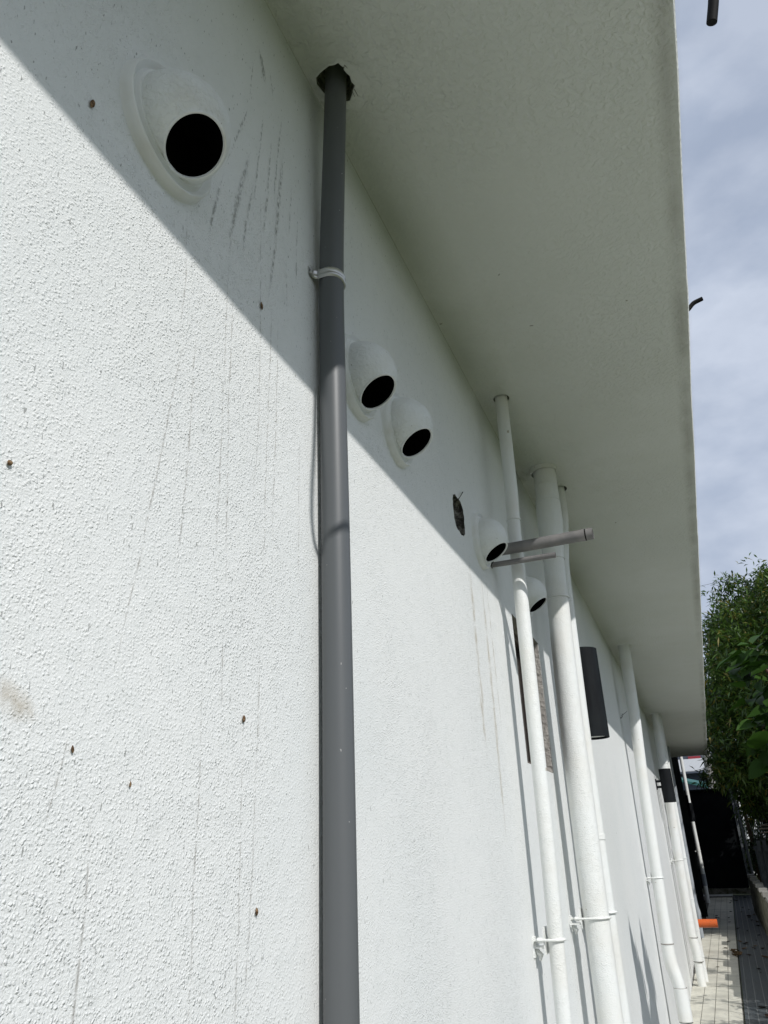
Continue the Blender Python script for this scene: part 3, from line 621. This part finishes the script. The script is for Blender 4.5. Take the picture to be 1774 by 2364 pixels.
jb = thing('meter_box', 'black box fixed high on the dark far wall', 'box', (0.05, 18.5, 2.05))
MB().box((-0.02, 18.4, 2.05), (0.20, 18.6, 2.46)).obj('body', 'gate_black', jb, None); MB().box((0.0, 18.42, 1.80), (0.10, 18.56, 1.93)).obj('lower_box', 'gray_sheet', jb, None)

# bent rods and the drooping cable on the roof edge
p, r = interp([(0.822, 1.275, 3.215, .0112), (0.835, 1.265, 3.262, .0112), (0.85, 1.25, 3.34, .0112), (0.85, 1.2, 3.42, .0112), (0.78, 1.1, 3.43, .0112), (0.64, 1.0, 3.31, .0112), (0.55, 0.98, 3.25, .0112)], 9)
tag(MB().tube(p, r, 18).obj('roof_pipe', 'wire_black'), 'black pipe end hanging in the sky beside the top of the eave', 'pipe')
p, r = interp([(0.60, 2.17, 3.10, .0075), (0.68, 2.18, 3.12, .0075), (0.736, 2.185, 3.140, .0072), (0.757, 2.186, 3.163, .007), (0.786, 2.185, 3.170, .0068)], 6)
tag(MB().tube(p, r, 12).obj('roof_cable', 'wire_black'), 'short bent black cable end sticking out past the eave edge', 'cable')
p, r = interp([(0.60, 0.475, 3.252, .0055), (0.70, 0.475, 3.262, .0055), (0.748, 0.472, 3.2, .0055), (0.745, 0.468, 3.02, .0055), (0.735, 0.465, 2.90, .0055), (0.728, 0.470, 2.845, .0055), (0.722, 0.483, 2.80, .0055), (0.718, 0.510, 2.775, .0055), (0.715, 0.55, 2.768, .0055), (0.715, 0.59, 2.770, .0055)], 6)
tag(MB().tube(p, r, 12).obj('roof_cable', 'wire_black'), 'drooping black cable hooked over the eave above the grey drainpipe', 'cable')

# bagworm cases stuck on the wall
def case(y, z, ln, wd, tilt, label):
    V = []; F = []; n = 10; st = [(-0.5, 0.05), (-0.42, 0.55), (-0.15, 1.0), (0.15, 0.95), (0.4, 0.5), (0.5, 0.08)]
    for s, w in st:
        for k in range(n):
            a = 2*PI*k/n; j = 1 + 0.2*mnoise.noise(Vector((s*9, k, y*7)))
            V.append((0.0015 + 0.35*wd*w*max(0, 0.4 + 0.6*math.cos(a))*j, wd*0.5*w*math.sin(a)*j, s*ln))
    for q in range(len(st)-1):
        for k in range(n): a = q*n+k; b = q*n+(k+1) % n; F.append((a, b, b+n, a+n))
    F.append(tuple(range(n))[::-1]); F.append(tuple((len(st)-1)*n+k for k in range(n)))
    o = pydata('insect_case', V, F, 'insect_case', None, 60); o.location = (0, y, z); o.rotation_euler = (tilt, 0, 0)
    tag(o, label, 'insect case', 'insect cases stuck to the wall')
for a in ((0.439, 2.381, 0.015, 0.0065, -0.2, 'brown insect case in the shade, left of the nearest vent hood'), (0.4795, 2.472, 0.011, 0.0075, 0.1, 'brown insect case stuck to the rim of the nearest vent hood'),
          (0.816, 2.379, 0.014, 0.006, 0.2, 'slim tan insect case under the drip stains in the shade'), (0.811, 1.752, 0.009, 0.006, -0.1, 'dark insect case low on the sunlit wall, left of the grey drainpipe'),
          (0.419, 1.914, 0.005, 0.006, 0.4, 'tiny dark insect case at the left picture edge'), (0.615, 1.666, 0.006, 0.0025, 0, 'thin reddish insect case on the sunlit wall, lower left'),
          (0.855, 1.542, 0.009, 0.005, 0.1, 'small ragged insect case beside the foot of the grey drainpipe'), (0.535, 1.690, 0.007, 0.003, 0.3, 'small dark insect case at the lower left')):
    case(*a)

# ------------------------------------------------------------------ far end of the passage
dw = thing('dark_wall', 'dark clad wall continuing past the end of the white house', 'wall', (0, 20, 0))
V = []; F = []; n = 60
for k in range(n*4+1):
    y = YF + 0.02 + (22.9-YF)*k/(n*4); x = -0.012 + (0.010 if (k // 2) % 2 else 0.0); V += [(x, y, 0.1), (x, y, 3.9)]
for k in range(n*4): F.append((2*k, 2*k+2, 2*k+3, 2*k+1))
pydata('cladding', V, F, 'dark_cladding', dw)
gt = thing('gate', 'tall black ribbed sheet-metal gate closing the passage', 'gate', (0.7, 22.6, 0.45))
V = []; F = []; n = 52; gx0, gx1 = -0.3, 1.16
for k in range(n*2+1):
    x = gx0 + (gx1-gx0)*k/(n*2); y = 22.6 - (0.004 if k % 2 else 0); V += [(x, y, 0.46), (x, y, 2.735)]
for k in range(n*2): F.append((2*k, 2*k+2, 2*k+3, 2*k+1))
pydata('ribbed_sheet', V, F, 'gate_black', gt)
MB().box((-0.3, 22.56, 2.735), (1.2, 22.64, 2.775)).obj('top_rail', 'gate_black', gt, None)
MB().box((1.165, 22.55, 0.3), (1.215, 22.63, 2.775)).obj('post', 'gray_sheet', gt, None)
st = thing('step', 'pale edged concrete step below the black gate', 'step', (0.5, 22.3, 0.3))
MB().box((-0.1, 22.41, 0.1), (0.74, 22.9, 0.335)).obj('tread', 'far_white', st, None); MB().box((-0.1, 22.44, 0.336), (1.16, 22.9, 0.46)).obj('riser', 'mossy_concrete', st, None)
# low wall with blocks, leaning post, grey sheet fence
kw = thing('low_wall', 'low mossy garden wall with stepped pale blocks along its top', 'wall', (1.1, 14, 0.1))
V = []; F = []
for y in (9.5, 12.0, 14.0, 16.0, 18.0, 18.7):
    g = ground_z(y) - 0.05; zt = 0.80 + 0.012*(y-14) + 0.01*math.sin(y*3); V += [(1.04, y, g), (1.055, y, zt), (1.175, y, zt), (1.19, y, g)]
for k in range(5):
    for q in range(3): a = 4*k+q; F.append((a, a+1, a+5, a+4)[::-1])
F += [(0, 1, 2, 3), (23, 22, 21, 20)]; pydata('base', V, F, 'mossy_concrete', kw)
for k in range(9):
    y = 10.6 + k*0.97; z = 0.80 + 0.012*(y-14) + 0.008; MB().box((1.045, y-0.20, z), (1.165, y+0.20, z+0.055 + 0.01*(k % 2))).obj('block', 'concrete', kw, None)
sf = thing('sheet_fence', 'grey corrugated metal sheet fence standing right of the passage', 'fence', (1.8, 20.2, 0.3))
for k in range(9):
    x0 = 1.36 + k*0.115
    V = []; F = []; pr = [(0, 0), (0.02, 0), (0.035, -0.03), (0.06, -0.03), (0.075, 0), (0.113, 0)]
    for dx, dy in pr: V += [(x0+dx, 20.2+dy, 0.25), (x0+dx, 20.2+dy, 1.42 + 0.0*k)]
    for q in range(5): F.append((2*q, 2*q+2, 2*q+3, 2*q+1))
    pydata('sheet', V, F, 'gray_sheet', sf)
MB().box((1.34, 20.21, 1.34), (2.45, 20.25, 1.40)).obj('rail', 'gray_sheet', sf, None)
for x in (1.42, 1.54): MB().box((x, 20.12, 1.30), (x+0.07, 20.16, 1.52)).obj('bracket', 'gray_sheet', sf, None)
sp = tag(MB().tube([(1.252, 21.0, 0.3), (1.235, 21.0, 1.3), (1.200, 21.0, 2.5)], 0.028, 12).obj('fence_post', 'gray_sheet'), 'thin blue-grey metal post between black gate and low wall', 'post')
for k, (x0, y0, z0, x1, z1, r_, mt_) in enumerate(((1.40, 17.5, 1.735, 2.4, 1.75, .016, 'bleached_wood'), (1.33, 17.6, 1.725, 1.42, 1.735, .012, 'concrete'), (1.405, 17.4, 1.665, 2.4, 1.72, .012, 'bleached_wood'), (1.45, 17.7, 1.80, 2.4, 1.81, .022, 'bleached_wood'), (1.47, 17.8, 1.88, 2.4, 1.84, .014, 'bark'))):
    tag(MB().tube([(x0, y0, z0), (x1, y0+0.2, z1)], r_, 10).obj('pole', mt_), ('pale bamboo pole end above the grey fence, second from bottom', 'short grey pole stub left of the pale bamboo poles', 'lowest pale bamboo pole above the grey fence', 'thick tan pole above the pale bamboo pair', 'dark brown topmost pole of the stack')[k], 'pole', 'poles stacked above the grey fence')
rk = thing('pole_rack', 'dark timber rack carrying the stacked poles behind the grey fence', 'rack', (2.1, 17.6, 0.3))
for x in (1.75, 2.3): MB().box((x, 17.3, 0.2), (x+0.05, 17.9, 1.62)).obj('leg', 'bark', rk, None)
MB().box((1.6, 17.3, 1.60), (2.4, 17.95, 1.635)).obj('shelf', 'bark', rk, None)
pg = thing('picket_gate', 'small pale blue barred gate seen under the leaves', 'gate', (2.1, 26, 0.5))
for k in range(9): MB().box((1.46 + k*0.07, 26, 1.2), (1.483 + k*0.07, 26.03, 2.32)).obj('bar', 'roof_metal', pg, None)
MB().box((1.44, 25.99, 2.30), (2.1, 26.04, 2.35)).obj('rail', 'roof_metal', pg, None)

# buildings beyond
nh = thing('shed_house', 'blue-grey house with a ribbed pale metal roof beyond the black gate', 'house', (0, 40, 0.3))
MB().box((-3.5, 40.2, 0.2), (3.5, 44, 4.46)).obj('wall', 'slate_wall', nh, None)
for k in range(22):
    x = -2.6 + k*0.19
    MB().add([(x, 39.7, 4.50), (x+0.182, 39.7, 4.50), (x+0.182+0.62, 43.5, 5.35), (x+0.62, 43.5, 5.35), (x, 39.7, 4.47), (x+0.182, 39.7, 4.47), (x+0.182+.62, 43.5, 5.32), (x+0.62, 43.5, 5.32)], [(0,1,2,3),(4,7,6,5),(0,4,5,1),(1,5,6,2),(3,2,6,7),(0,3,7,4)]).obj('roof_sheet', 'roof_metal', nh, None)
MB().box((-2.7, 39.6, 4.38), (1.8, 39.7, 4.46)).obj('gutter', 'slate_wall', nh, None)
MB().box((-3.5, 44, 4.0), (3.5, 47, 5.6)).obj('rear_wall', 'slate_wall', nh, None); MB().box((0.15, 43.9, 5.08), (0.75, 43.98, 5.5)).obj('sign', 'red_paint', nh, None)
aw = thing('awning', 'sagging teal awning in front of the blue-grey house', 'awning', (0.4, 36, 3))
MB().add([(-0.8, 36, 4.05), (0.80, 36, 3.62), (0.80, 38, 3.85), (-0.8, 38, 4.28), (-0.8, 36, 3.98), (0.80, 36, 3.50)], [(0,1,2,3),(0,4,5,1)]).obj('canopy', 'teal', aw, None)
for x in (-0.7, 0.75): MB().tube([(x, 36.1, 0.3), (x, 36.1, 3.6)], 0.03, 10).obj('leg', 'dark_cladding', aw)
up = tag(MB().tube([(0.88, 30, 0.3), (0.86, 30, 9)], [0.145, 0.125], 20).obj('utility_pole', 'concrete'), 'round grey concrete pole behind the black gate', 'pole')
wh = thing('white_house', 'white building glimpsed through the leaves on the right', 'house', (4, 34, 0))
MB().box((1.6, 34, 0.2), (9, 38, 4.1)).obj('wall', 'far_white', wh, None); MB().box((1.5, 33.8, 4.1), (9.2, 38.2, 4.25)).obj('roof', 'roof_metal', wh, None)
tw = thing('teal_fence', 'dark sheet fence with a teal top edge right of the concrete pole', 'fence', (1.3, 28, 1)); MB().box((0.98, 28, 3.0), (1.75, 28.05, 3.22)).obj('panel', 'teal', tw, None); MB().box((0.98, 28.01, 0.2), (1.52, 28.04, 2.999)).obj('lower_panel', 'dark_cladding', tw, None)
cw = tag(MB().tube([(-3, 21.6, 6.7), (1.40, 20, 7.43), (2.95, 19.4, 7.42), (9, 17, 7.9)], 0.0035, 6).obj('overhead_wire', 'wire_black'), 'thin overhead wire crossing the sky in front of the treetop', 'wire')

# ------------------------------------------------------------------ vegetation
def leaves_mesh(name, pos, dirs, ln, wd, material, parent=None, fold=0.25, droop=0.2):
    """each leaf: 6 verts, 4 tris (bent blade)"""
    n = len(pos); pos = np.asarray(pos, float); d = np.asarray(dirs, float); d /= np.linalg.norm(d, axis=1)[:, None] + 1e-9
    rnd = RNG.normal(size=(n, 3)); rnd[:, 2] *= 0.5
    s = np.cross(d, np.array([0, 0, 1.0]) + 0.45*rnd); s /= np.linalg.norm(s, axis=1)[:, None] + 1e-9
    u = np.cross(s, d)
    L_ = (ln * RNG.uniform(0.65, 1.25, n))[:, None]; W_ = (wd * RNG.uniform(0.7, 1.2, n))[:, None]
    down_ = np.array([0, 0, -1.0])
    a = pos; m1 = pos + d*L_*0.45 + down_*L_*droop*0.25; tip = pos + d*L_ + down_*L_*droop
    lft = m1 + s*W_*0.5 + u*W_*fold; rgt = m1 - s*W_*0.5 + u*W_*fold
    Vv = np.stack([a, lft, m1, rgt, tip], 1).reshape(-1, 3)
    base = (np.arange(n)*5)[:, None]
    tri = np.array([[0, 2, 1], [0, 3, 2], [1, 2, 4], [2, 3, 4]])
    idx = (base[:, :, None] + tri[None]).reshape(-1)
    me = bpy.data.meshes.new(name); me.vertices.add(len(Vv)); me.vertices.foreach_set('co', Vv.ravel())
    me.loops.add(len(idx)); me.loops.foreach_set('vertex_index', idx.astype(np.int32))
    me.polygons.add(len(idx)//3); me.polygons.foreach_set('loop_start', np.arange(0, len(idx), 3, dtype=np.int32)); me.update(calc_edges=True)
    at = me.attributes.new('rnd', 'FLOAT', 'POINT'); at.data.foreach_set('value', np.repeat(RNG.random(n), 5))
    return link(name, me, material, parent)
def crown(name, lobes, nsprig, per, ln, wd, material, parent=None, droop=0.5, shell=0.55):
    P = []; Dd = []
    vol = np.array([l[3]**2 for l in lobes]); cnt = (nsprig*vol/vol.sum()).astype(int)
    for l, c_ in zip(lobes, cnt):
        c = np.array(l[:3]); R = l[3]
        v = RNG.normal(size=(c_, 3)); v /= np.linalg.norm(v, axis=1)[:, None]
        rad = R * (shell + (1-shell)*RNG.random(c_)**0.6)
        lump = np.array([1 + 0.28*mnoise.noise(Vector(tuple(q*2.3 + c))) for q in v]); rad = rad*lump
        q = c + v*rad[:, None]
        ncl = max(3, c_//14); cen = q[RNG.integers(0, c_, ncl)]; q = cen[RNG.integers(0, ncl, c_)] + RNG.normal(size=(c_, 3))*np.minimum(0.13, 0.25*R)
        v = (q - c); v /= np.linalg.norm(v, axis=1)[:, None] + 1e-9
        for i in range(c_):
            ax = v[i]*0.8 + RNG.normal(size=3)*0.5; ax /= np.linalg.norm(ax)
            k = int(per*RNG.uniform(0.6, 1.4))
            dd = ax*0.6 + RNG.normal(size=(k, 3))*0.65
            P.append(np.repeat(q[i][None], k, 0) + RNG.normal(size=(k, 3))*ln*0.35 + ax*RNG.random((k, 1))*ln*0.8); Dd.append(dd)
    return leaves_mesh(name, np.concatenate(P), np.concatenate(Dd), ln, wd, material, parent, droop=droop)
tr = thing('tree', 'dense green narrow-leaved tree right of the eave, overhanging the passage', 'tree', (3.4, 17.2, 0.2))
tb = MB(); tb.tube([(3.4, 17.2, 0.1), (3.3, 17.0, 1.5), (3.1, 16.7, 2.8), (3.0, 16.4, 4.6)], [0.22, 0.17, 0.13, 0.05], 12)
for a, b in (((3.3, 17.0, 1.7), (1.8, 15.4, 3.3)), ((3.1, 16.7, 2.8), (2.0, 15.8, 4.4)), ((3.2, 16.8, 2.2), (3.2, 14.0, 4.2)), ((3.1, 16.7, 2.6), (4.4, 16.5, 4.5))):
    mid = [(a[i]+b[i])/2 + (0, 0, 0.15)[i] for i in range(3)]; tb.tube([a, mid, b], [0.09, 0.06, 0.02], 8)
tb.obj('trunk', 'bark', tr)
c_ = crown('crown', [(2.95, 16.2, 5.0, 1.50), (2.05, 15.8, 4.45, 0.95), (1.75, 15.4, 3.5, 0.75), (1.75, 16.2, 2.95, 0.62), (2.5, 14.6, 3.6, 1.0), (3.3, 14.2, 4.6, 1.3), (3.3, 14.5, 3.0, 1.2), (4.2, 16, 4.5, 1.5), (2.5, 16.0, 3.0, 0.75), (1.12, 16.9, 2.85, 0.38), (0.85, 16.95, 2.75, 0.2), (2.2, 17.5, 5.4, 1.0), (1.9, 14.9, 4.0, 0.6), (1.45, 17.2, 4.2, .6), (1.35, 17.5, 3.5, .55), (1.5, 17.5, 4.9, .5), (1.9, 18, 5.5, .6), (1.35, 16.9, 2.5, .4), (1.55, 15.0, 2.75, 0.5), (2.2, 14.5, 2.6, 0.7)], 10500, 11, 0.155, 0.040, 'tree_leaf', tr, droop=0.2, shell=0.35)
c_['kind'] = 'stuff'
tr2 = thing('tree', 'dark round-crowned tree showing its top above the narrow-leaved tree', 'tree', (5.0, 24, 0.3))
MB().tube([(5, 24, 0.2), (5, 24, 3), (4.8, 24, 6.5)], [0.3, 0.24, 0.08], 10).obj('trunk', 'bark', tr2)
c_ = crown('crown', [(3.6, 23.5, 7.3, 1.4), (4.6, 24, 7.6, 1.6), (2.9, 23, 6.2, 1.1), (5.5, 24, 6.5, 2.0), (3.5, 24, 5.2, 1.6), (2.6, 23.5, 4.6, 0.9), (2.35, 23, 5.5, 0.6), (1.9, 22, 5, .9), (1.8, 22, 4, .9), (2.3, 22, 6.2, .8)], 7500, 10, 0.16, 0.06, 'dark_leaf', tr2, droop=0.25); c_['kind'] = 'stuff'
tr4 = thing('tree', 'dense unseen garden tree right of the hedge, added to shade the far end of the walk', 'tree', (4.4, 13.6, 0.1))  # stands out of view, added to darken the far end of the passage
MB().tube([(4.4, 13.6, 0), (4.4, 13.6, 2.2), (4.2, 13.8, 4)], [0.2, 0.15, 0.06], 10).obj('trunk', 'bark', tr4)
c_ = crown('crown', [(3.9, 14.0, 3.6, 1.2), (4.9, 13.6, 4.6, 1.5), (4.0, 15.2, 3.9, 1.3), (3.2, 15.0, 2.7, 0.9), (3.0, 16.3, 2.6, 0.9), (5.6, 14.6, 5.4, 1.6), (4.6, 16.4, 4.4, 1.5), (6.2, 13.0, 5.6, 1.4), (2.7, 15.6, 1.7, .7), (2.7, 17, 1.9, .8), (2.8, 18.5, 2, .8), (3.0, 20, 2.2, .9), (3.4, 18, 3.4, 1.2), (3.6, 20, 3.2, 1.2)], 8500, 10, 0.16, 0.07, 'dark_leaf', tr4, droop=0.3, shell=0.25); c_['kind'] = 'stuff'
us = thing('shrub', 'dark undergrowth filling the space above and behind the grey sheet fence', 'shrub', (2.6, 21.6, 0.3))
MB().tube([(1.42, 22.0, 0.1), (1.43, 22.0, 1.4), (1.38, 22.0, 2.2), (1.5, 22, 2.9)], [0.06, 0.05, 0.04, 0.02], 8).obj('stem', 'bark', us)
c_ = crown('foliage', [(1.62, 21.9, 2.75, 0.30), (1.75, 21.4, 2.1, 0.30), (2.2, 21.6, 2.0, 0.45), (1.9, 21.8, 1.2, 0.45), (1.60, 22.0, 1.25, 0.30), (2.6, 22, 1.4, 0.6), (1.45, 23.0, 0.9, 0.30)], 1500, 9, 0.14, 0.05, 'dark_leaf', us, droop=0.3, shell=0.3); c_['kind'] = 'stuff'
tr3 = thing('tree', 'deep green background tree filling the gap behind the low wall', 'tree', (5.2, 28, 0.3))
MB().tube([(5.2, 28, 0.2), (5.2, 28, 3.4)], [0.2, 0.1], 10).obj('trunk', 'bark', tr3)
c_ = crown('crown', [(2.6, 26.8, 1.5, 1.1), (4.2, 27, 3.0, 1.7), (5.8, 28, 4.0, 2.0), (3.6, 25, 4.6, 1.3)], 2600, 10, 0.18, 0.07, 'dark_leaf', tr3, droop=0.25); c_['kind'] = 'stuff'

# broad-leaved branch in front, single leaves as parts
bl = thing('broadleaf_tree', 'branch of large glossy heart-shaped leaves at the right picture edge', 'tree', (2.2, 11.2, 0.1))
tb = MB(); tb.tube([(2.25, 11.3, 0.05), (2.15, 11.2, 1.6), (1.9, 11.1, 2.9), (1.55, 11.0, 3.6), (1.2, 11.0, 3.75)], [0.06, 0.05, 0.035, 0.02, 0.006], 8); tb.tube([(1.9, 11.1, 2.9), (1.6, 11.0, 3.0), (1.35, 10.9, 2.85), (1.22, 10.9, 2.6)], [0.02, 0.014, 0.01, 0.005], 6); tb.tube([(1.9, 11.1, 2.9), (1.9, 11.0, 3.5), (1.7, 11.0, 4.0)], [0.02, 0.014, 0.006], 6)
tb.obj('trunk', 'bark', bl)
def broad_mesh(k):
    rr_ = random.Random(k); st = [(0.0, 0.02), (0.06, 0.30), (0.2, 0.46), (0.42, 0.48), (0.65, 0.36), (0.85, 0.17), (1.0, 0.01)]
    V = []; F = []
    cv = rr_.uniform(0.10, 0.35); fd = rr_.uniform(0.08, 0.22)
    for t_, w in st:
        z = -cv*t_*t_
        V += [(-w*0.72, t_, z + fd*w + 0.03*math.sin(t_*9+k)), (-w*0.36, t_, z + fd*w*0.35), (0, t_, z), (w*0.36, t_, z + fd*w*0.35), (w*0.72, t_, z + fd*w + 0.03*math.sin(t_*8+k+2))]
    for i in range(len(st)-1):
        for q in range(4): a = 5*i+q; F.append((a, a+1, a+6, a+5))
    me = bpy.data.meshes.new('leaf'); me.from_pydata(V, [], F); me.materials.append(MATS['broad_leaf']); me.polygons.foreach_set('use_smooth', [True]*len(F))
    at = me.attributes.new('rnd', 'FLOAT', 'POINT'); at.data.foreach_set('value', [rr_.random()*0.9]*len(V)); return me
BM = [broad_mesh(k) for k in range(6)]
rr = random.Random(11)
def put_leaf(root, p, d, size):
    o = bpy.data.objects.new('leaf', BM[rr.randrange(6)]); COL.objects.link(o); o.parent = root; o.location = Vector(p) - root.location
    q = Vector(d).to_track_quat('Y', 'Z').to_euler(); o.rotation_euler = (q.x, q.y + rr.uniform(-0.7, 0.7), q.z); o.scale = (size*rr.uniform(0.8, 1.1),)*3
spots = [(1.20, 3.75), (1.26, 3.68), (1.34, 3.78), (1.42, 3.64), (1.5, 3.8), (1.55, 3.6), (1.62, 3.75), (1.32, 3.5), (1.45, 3.42), (1.58, 3.38), (1.24, 3.35), (1.38, 3.22), (1.5, 3.15), (1.62, 3.2), (1.55, 2.98), (1.42, 2.95), (1.3, 2.9), (1.24, 2.68), (1.36, 2.72), (1.5, 2.78), (1.6, 2.86), (1.7, 3.0), (1.7, 3.45), (1.7, 3.9), (1.75, 3.65), (1.8, 3.2), (1.62, 4.0), (1.85, 3.9), (1.44, 2.6), (1.3, 2.45)]
spots = spots + [(x + rr.uniform(-0.1, 0.35), z + rr.uniform(-0.2, 0.2)) for x, z in spots] + [(x + rr.uniform(0.1, 0.6), z + rr.uniform(-0.3, 0.3)) for x, z in spots]
for (x, z) in spots:
    a = rr.uniform(PI*0.6, PI*1.4)
    put_leaf(bl, (x, 11.0 + rr.uniform(-0.25, 0.25), z), (math.cos(a)*0.8, -0.5 + rr.uniform(-0.4, 0.3), rr.uniform(-0.9, 0.4)), rr.uniform(0.24, 0.42))

# strap-leaved shrub beside the camera: throws the pointed shadows on the wall
ds = thing('strap_leaf_shrub', 'shrub of long pointed leaves whose shadow falls on the white wall', 'shrub', (1.35, 4.3, ground_z(4.3)))
MB().tube([(1.35, 4.3, 0), (1.33, 4.28, 0.9), (1.32, 4.25, 1.5)], [0.035, 0.03, 0.02], 8).obj('stem', 'bark', ds)
V = []; F = []; rr = random.Random(5)
# leaflets follow the two spires seen in the wall shadow, each carried back along the sun direction to where the shrub stands
def spire(rows, n, ln):
    for _ in range(n):
        t_ = rr.random()**0.8*(len(rows)-1); i_ = min(int(t_), len(rows)-2); f_ = t_ - i_
        a = [rows[i_][q]*(1-f_) + rows[i_+1][q]*f_ for q in range(3)]
        sy = rr.uniform(a[0], a[1]); sz = a[2]; tl = rr.uniform(-0.35, 0.25)
        tips.append((sy, sz, ln*rr.uniform(0.7, 1.3), tl, rr.uniform(-0.12, 0.12)))
tips = [(4.841, 1.264, 0.34, -0.45, 0), (5.484, 1.202, 0.30, 0.25, 0), (5.02, 1.12, 0.28, -0.5, 0.02), (5.61, 1.0, 0.3, -0.35, 0.02), (5.14, 1.0, 0.24, -0.5, 0.01), (5.78, 0.90, 0.22, -0.2, 0)]
spire([(4.84, 4.86, 1.22), (4.86, 4.97, 1.12), (4.92, 5.10, 1.02), (4.88, 5.16, 0.93), (4.80, 5.18, 0.80), (4.74, 5.34, 0.70), (4.72, 5.5, 0.45)], 190, 0.22)
spire([(5.47, 5.49, 1.17), (5.38, 5.56, 1.06), (5.47, 5.70, 0.97), (5.42, 5.74, 0.86), (5.2, 5.70, 0.76), (5.0, 5.62, 0.60), (4.9, 5.7, 0.4)], 170, 0.22)
def src(sy, sz, dx):
    xs_ = 1.32 + dx; return Vector((xs_, sy - 0.72*xs_, sz + 1.04*xs_))
for (sy, sz, ln, tl, dx) in tips:
    tip = src(sy, sz, dx); b0 = src(sy - math.sin(tl)*ln, sz - math.cos(tl)*ln, dx - 0.03)
    d = tip - b0; side = d.cross(Vector((1, -0.72, 1.04))).normalized(); k = len(V); m_ = 6
    for i in range(m_):
        t_ = i/(m_-1); c = b0.lerp(tip, t_); w = 0.028*math.sin(min(1, t_*2.0+0.2)*PI/2)*(1-t_)**0.8 + 0.0006
        V += [c - side*w, c + Vector((0.004, 0, 0)), c + side*w]
    for i in range(m_-1):
        for q in range(2): a = k+3*i+q; F.append((a, a+1, a+4, a+3))
o = pydata('leaves', V, F, 'broad_leaf', ds); at = o.data.attributes.new('rnd', 'FLOAT', 'POINT'); at.data.foreach_set('value', [0.4]*len(V)); o['kind'] = 'stuff'
# hedge to the right of the walk
hd = thing('hedge', 'loose leafy hedge along the garden side of the walk', 'hedge', (2.0, 9, 0))
hs = MB()
for k in range(12): y = 6.4 + k*0.42; hs.tube([(2.05, y, 0), (1.95 + rr.uniform(-.1, .1), y, 1.0), (2.0 + rr.uniform(-.2, .2), y + .1, 1.9)], [0.02, 0.015, 0.005], 6)
hs.obj('stems', 'bark', hd)
lob = [(2.15 + rr.uniform(-.12, .12), 6.3 + k*0.36, 0.55 + 0.5*rr.random(), 0.42) for k in range(15)] + [(2.05 + rr.uniform(-.1, .1), 6.6 + k*0.9, 1.6 + 0.35*rr.random(), 0.2) for k in range(6)]
lob += [(2.1 + rr.uniform(-.1, .1), 6.0 + k*0.28, zz, 0.30) for k in range(32) for zz in (0.35, 0.85, 1.22)]
c_ = crown('foliage', lob, 4200, 8, 0.10, 0.045, 'tree_leaf', hd, droop=0.3, shell=0.2); c_['kind'] = 'stuff'

# fallen leaves
rr = random.Random(21)
def fallen(x, y, size, material, label, grp, curl=0.25):
    V = []; F = []; st = [(-0.5, .03), (-0.25, .3), (0.1, .36), (0.35, .2), (0.5, .02)]
    for t_, w in st:
        z = curl*size*(t_*t_*1.6 + 0.1*mnoise.noise(Vector((t_*4, x*9, y))))
        V += [(-w*size, t_*size, z + curl*size*w*1.2), (0, t_*size, z), (w*size, t_*size, z + curl*size*w*1.2)]
    for i in range(4):
        for q in range(2): a = 3*i+q; F.append((a, a+1, a+4, a+3))
    o = pydata('fallen_leaf', V, F, material); o.location = (x, y, ground_z(y) + 0.006); o.rotation_euler = (rr.uniform(-.2, .2), rr.uniform(-.2, .2), rr.uniform(0, 6.28))
    tag(o, label, 'leaf', grp)
def zone(y): return 'just before the black gate' if y > 19 else ('beyond the orange pipe' if y > 13.4 else ('beside the leaf heap' if y > 12 else ('level with the elbowed downpipe' if y > 10.2 else 'nearest the camera')))
for k in range(46):
    y = 8.8 + 13*rr.random()**1.3; x = strip_x(rr.uniform(0.5, 1.0), y); dk = rr.random() < 0.6; sz = rr.uniform(0.05, 0.11)
    fallen(x, y, sz, 'dark_dry_leaf' if dk else 'dry_leaf', '%s %s fallen leaf on the dark boards %s' % ('large' if sz > 0.085 else 'small', 'dark brown' if dk else 'tan', zone(y)), 'fallen leaves on the dark boards')
for k in range(12):
    y = 9.2 + 12*rr.random(); sz = rr.uniform(0.05, 0.09); fallen(strip_x(rr.uniform(0.1, 0.46), y), y, sz, 'dark_dry_leaf', '%s dark curled leaf on the pale slabs %s' % ('large' if sz > 0.07 else 'small', zone(y)), 'fallen leaves on the pale slabs')
for k in range(16):
    fallen(strip_x(0.465, 12.9) + rr.uniform(-0.05, 0.04), 12.9 + rr.uniform(-0.35, 0.35), rr.uniform(0.05, 0.10), 'dry_leaf', 'tan leaf in the small heap at the slab edge', 'leaf heap at the slab edge', 0.4)
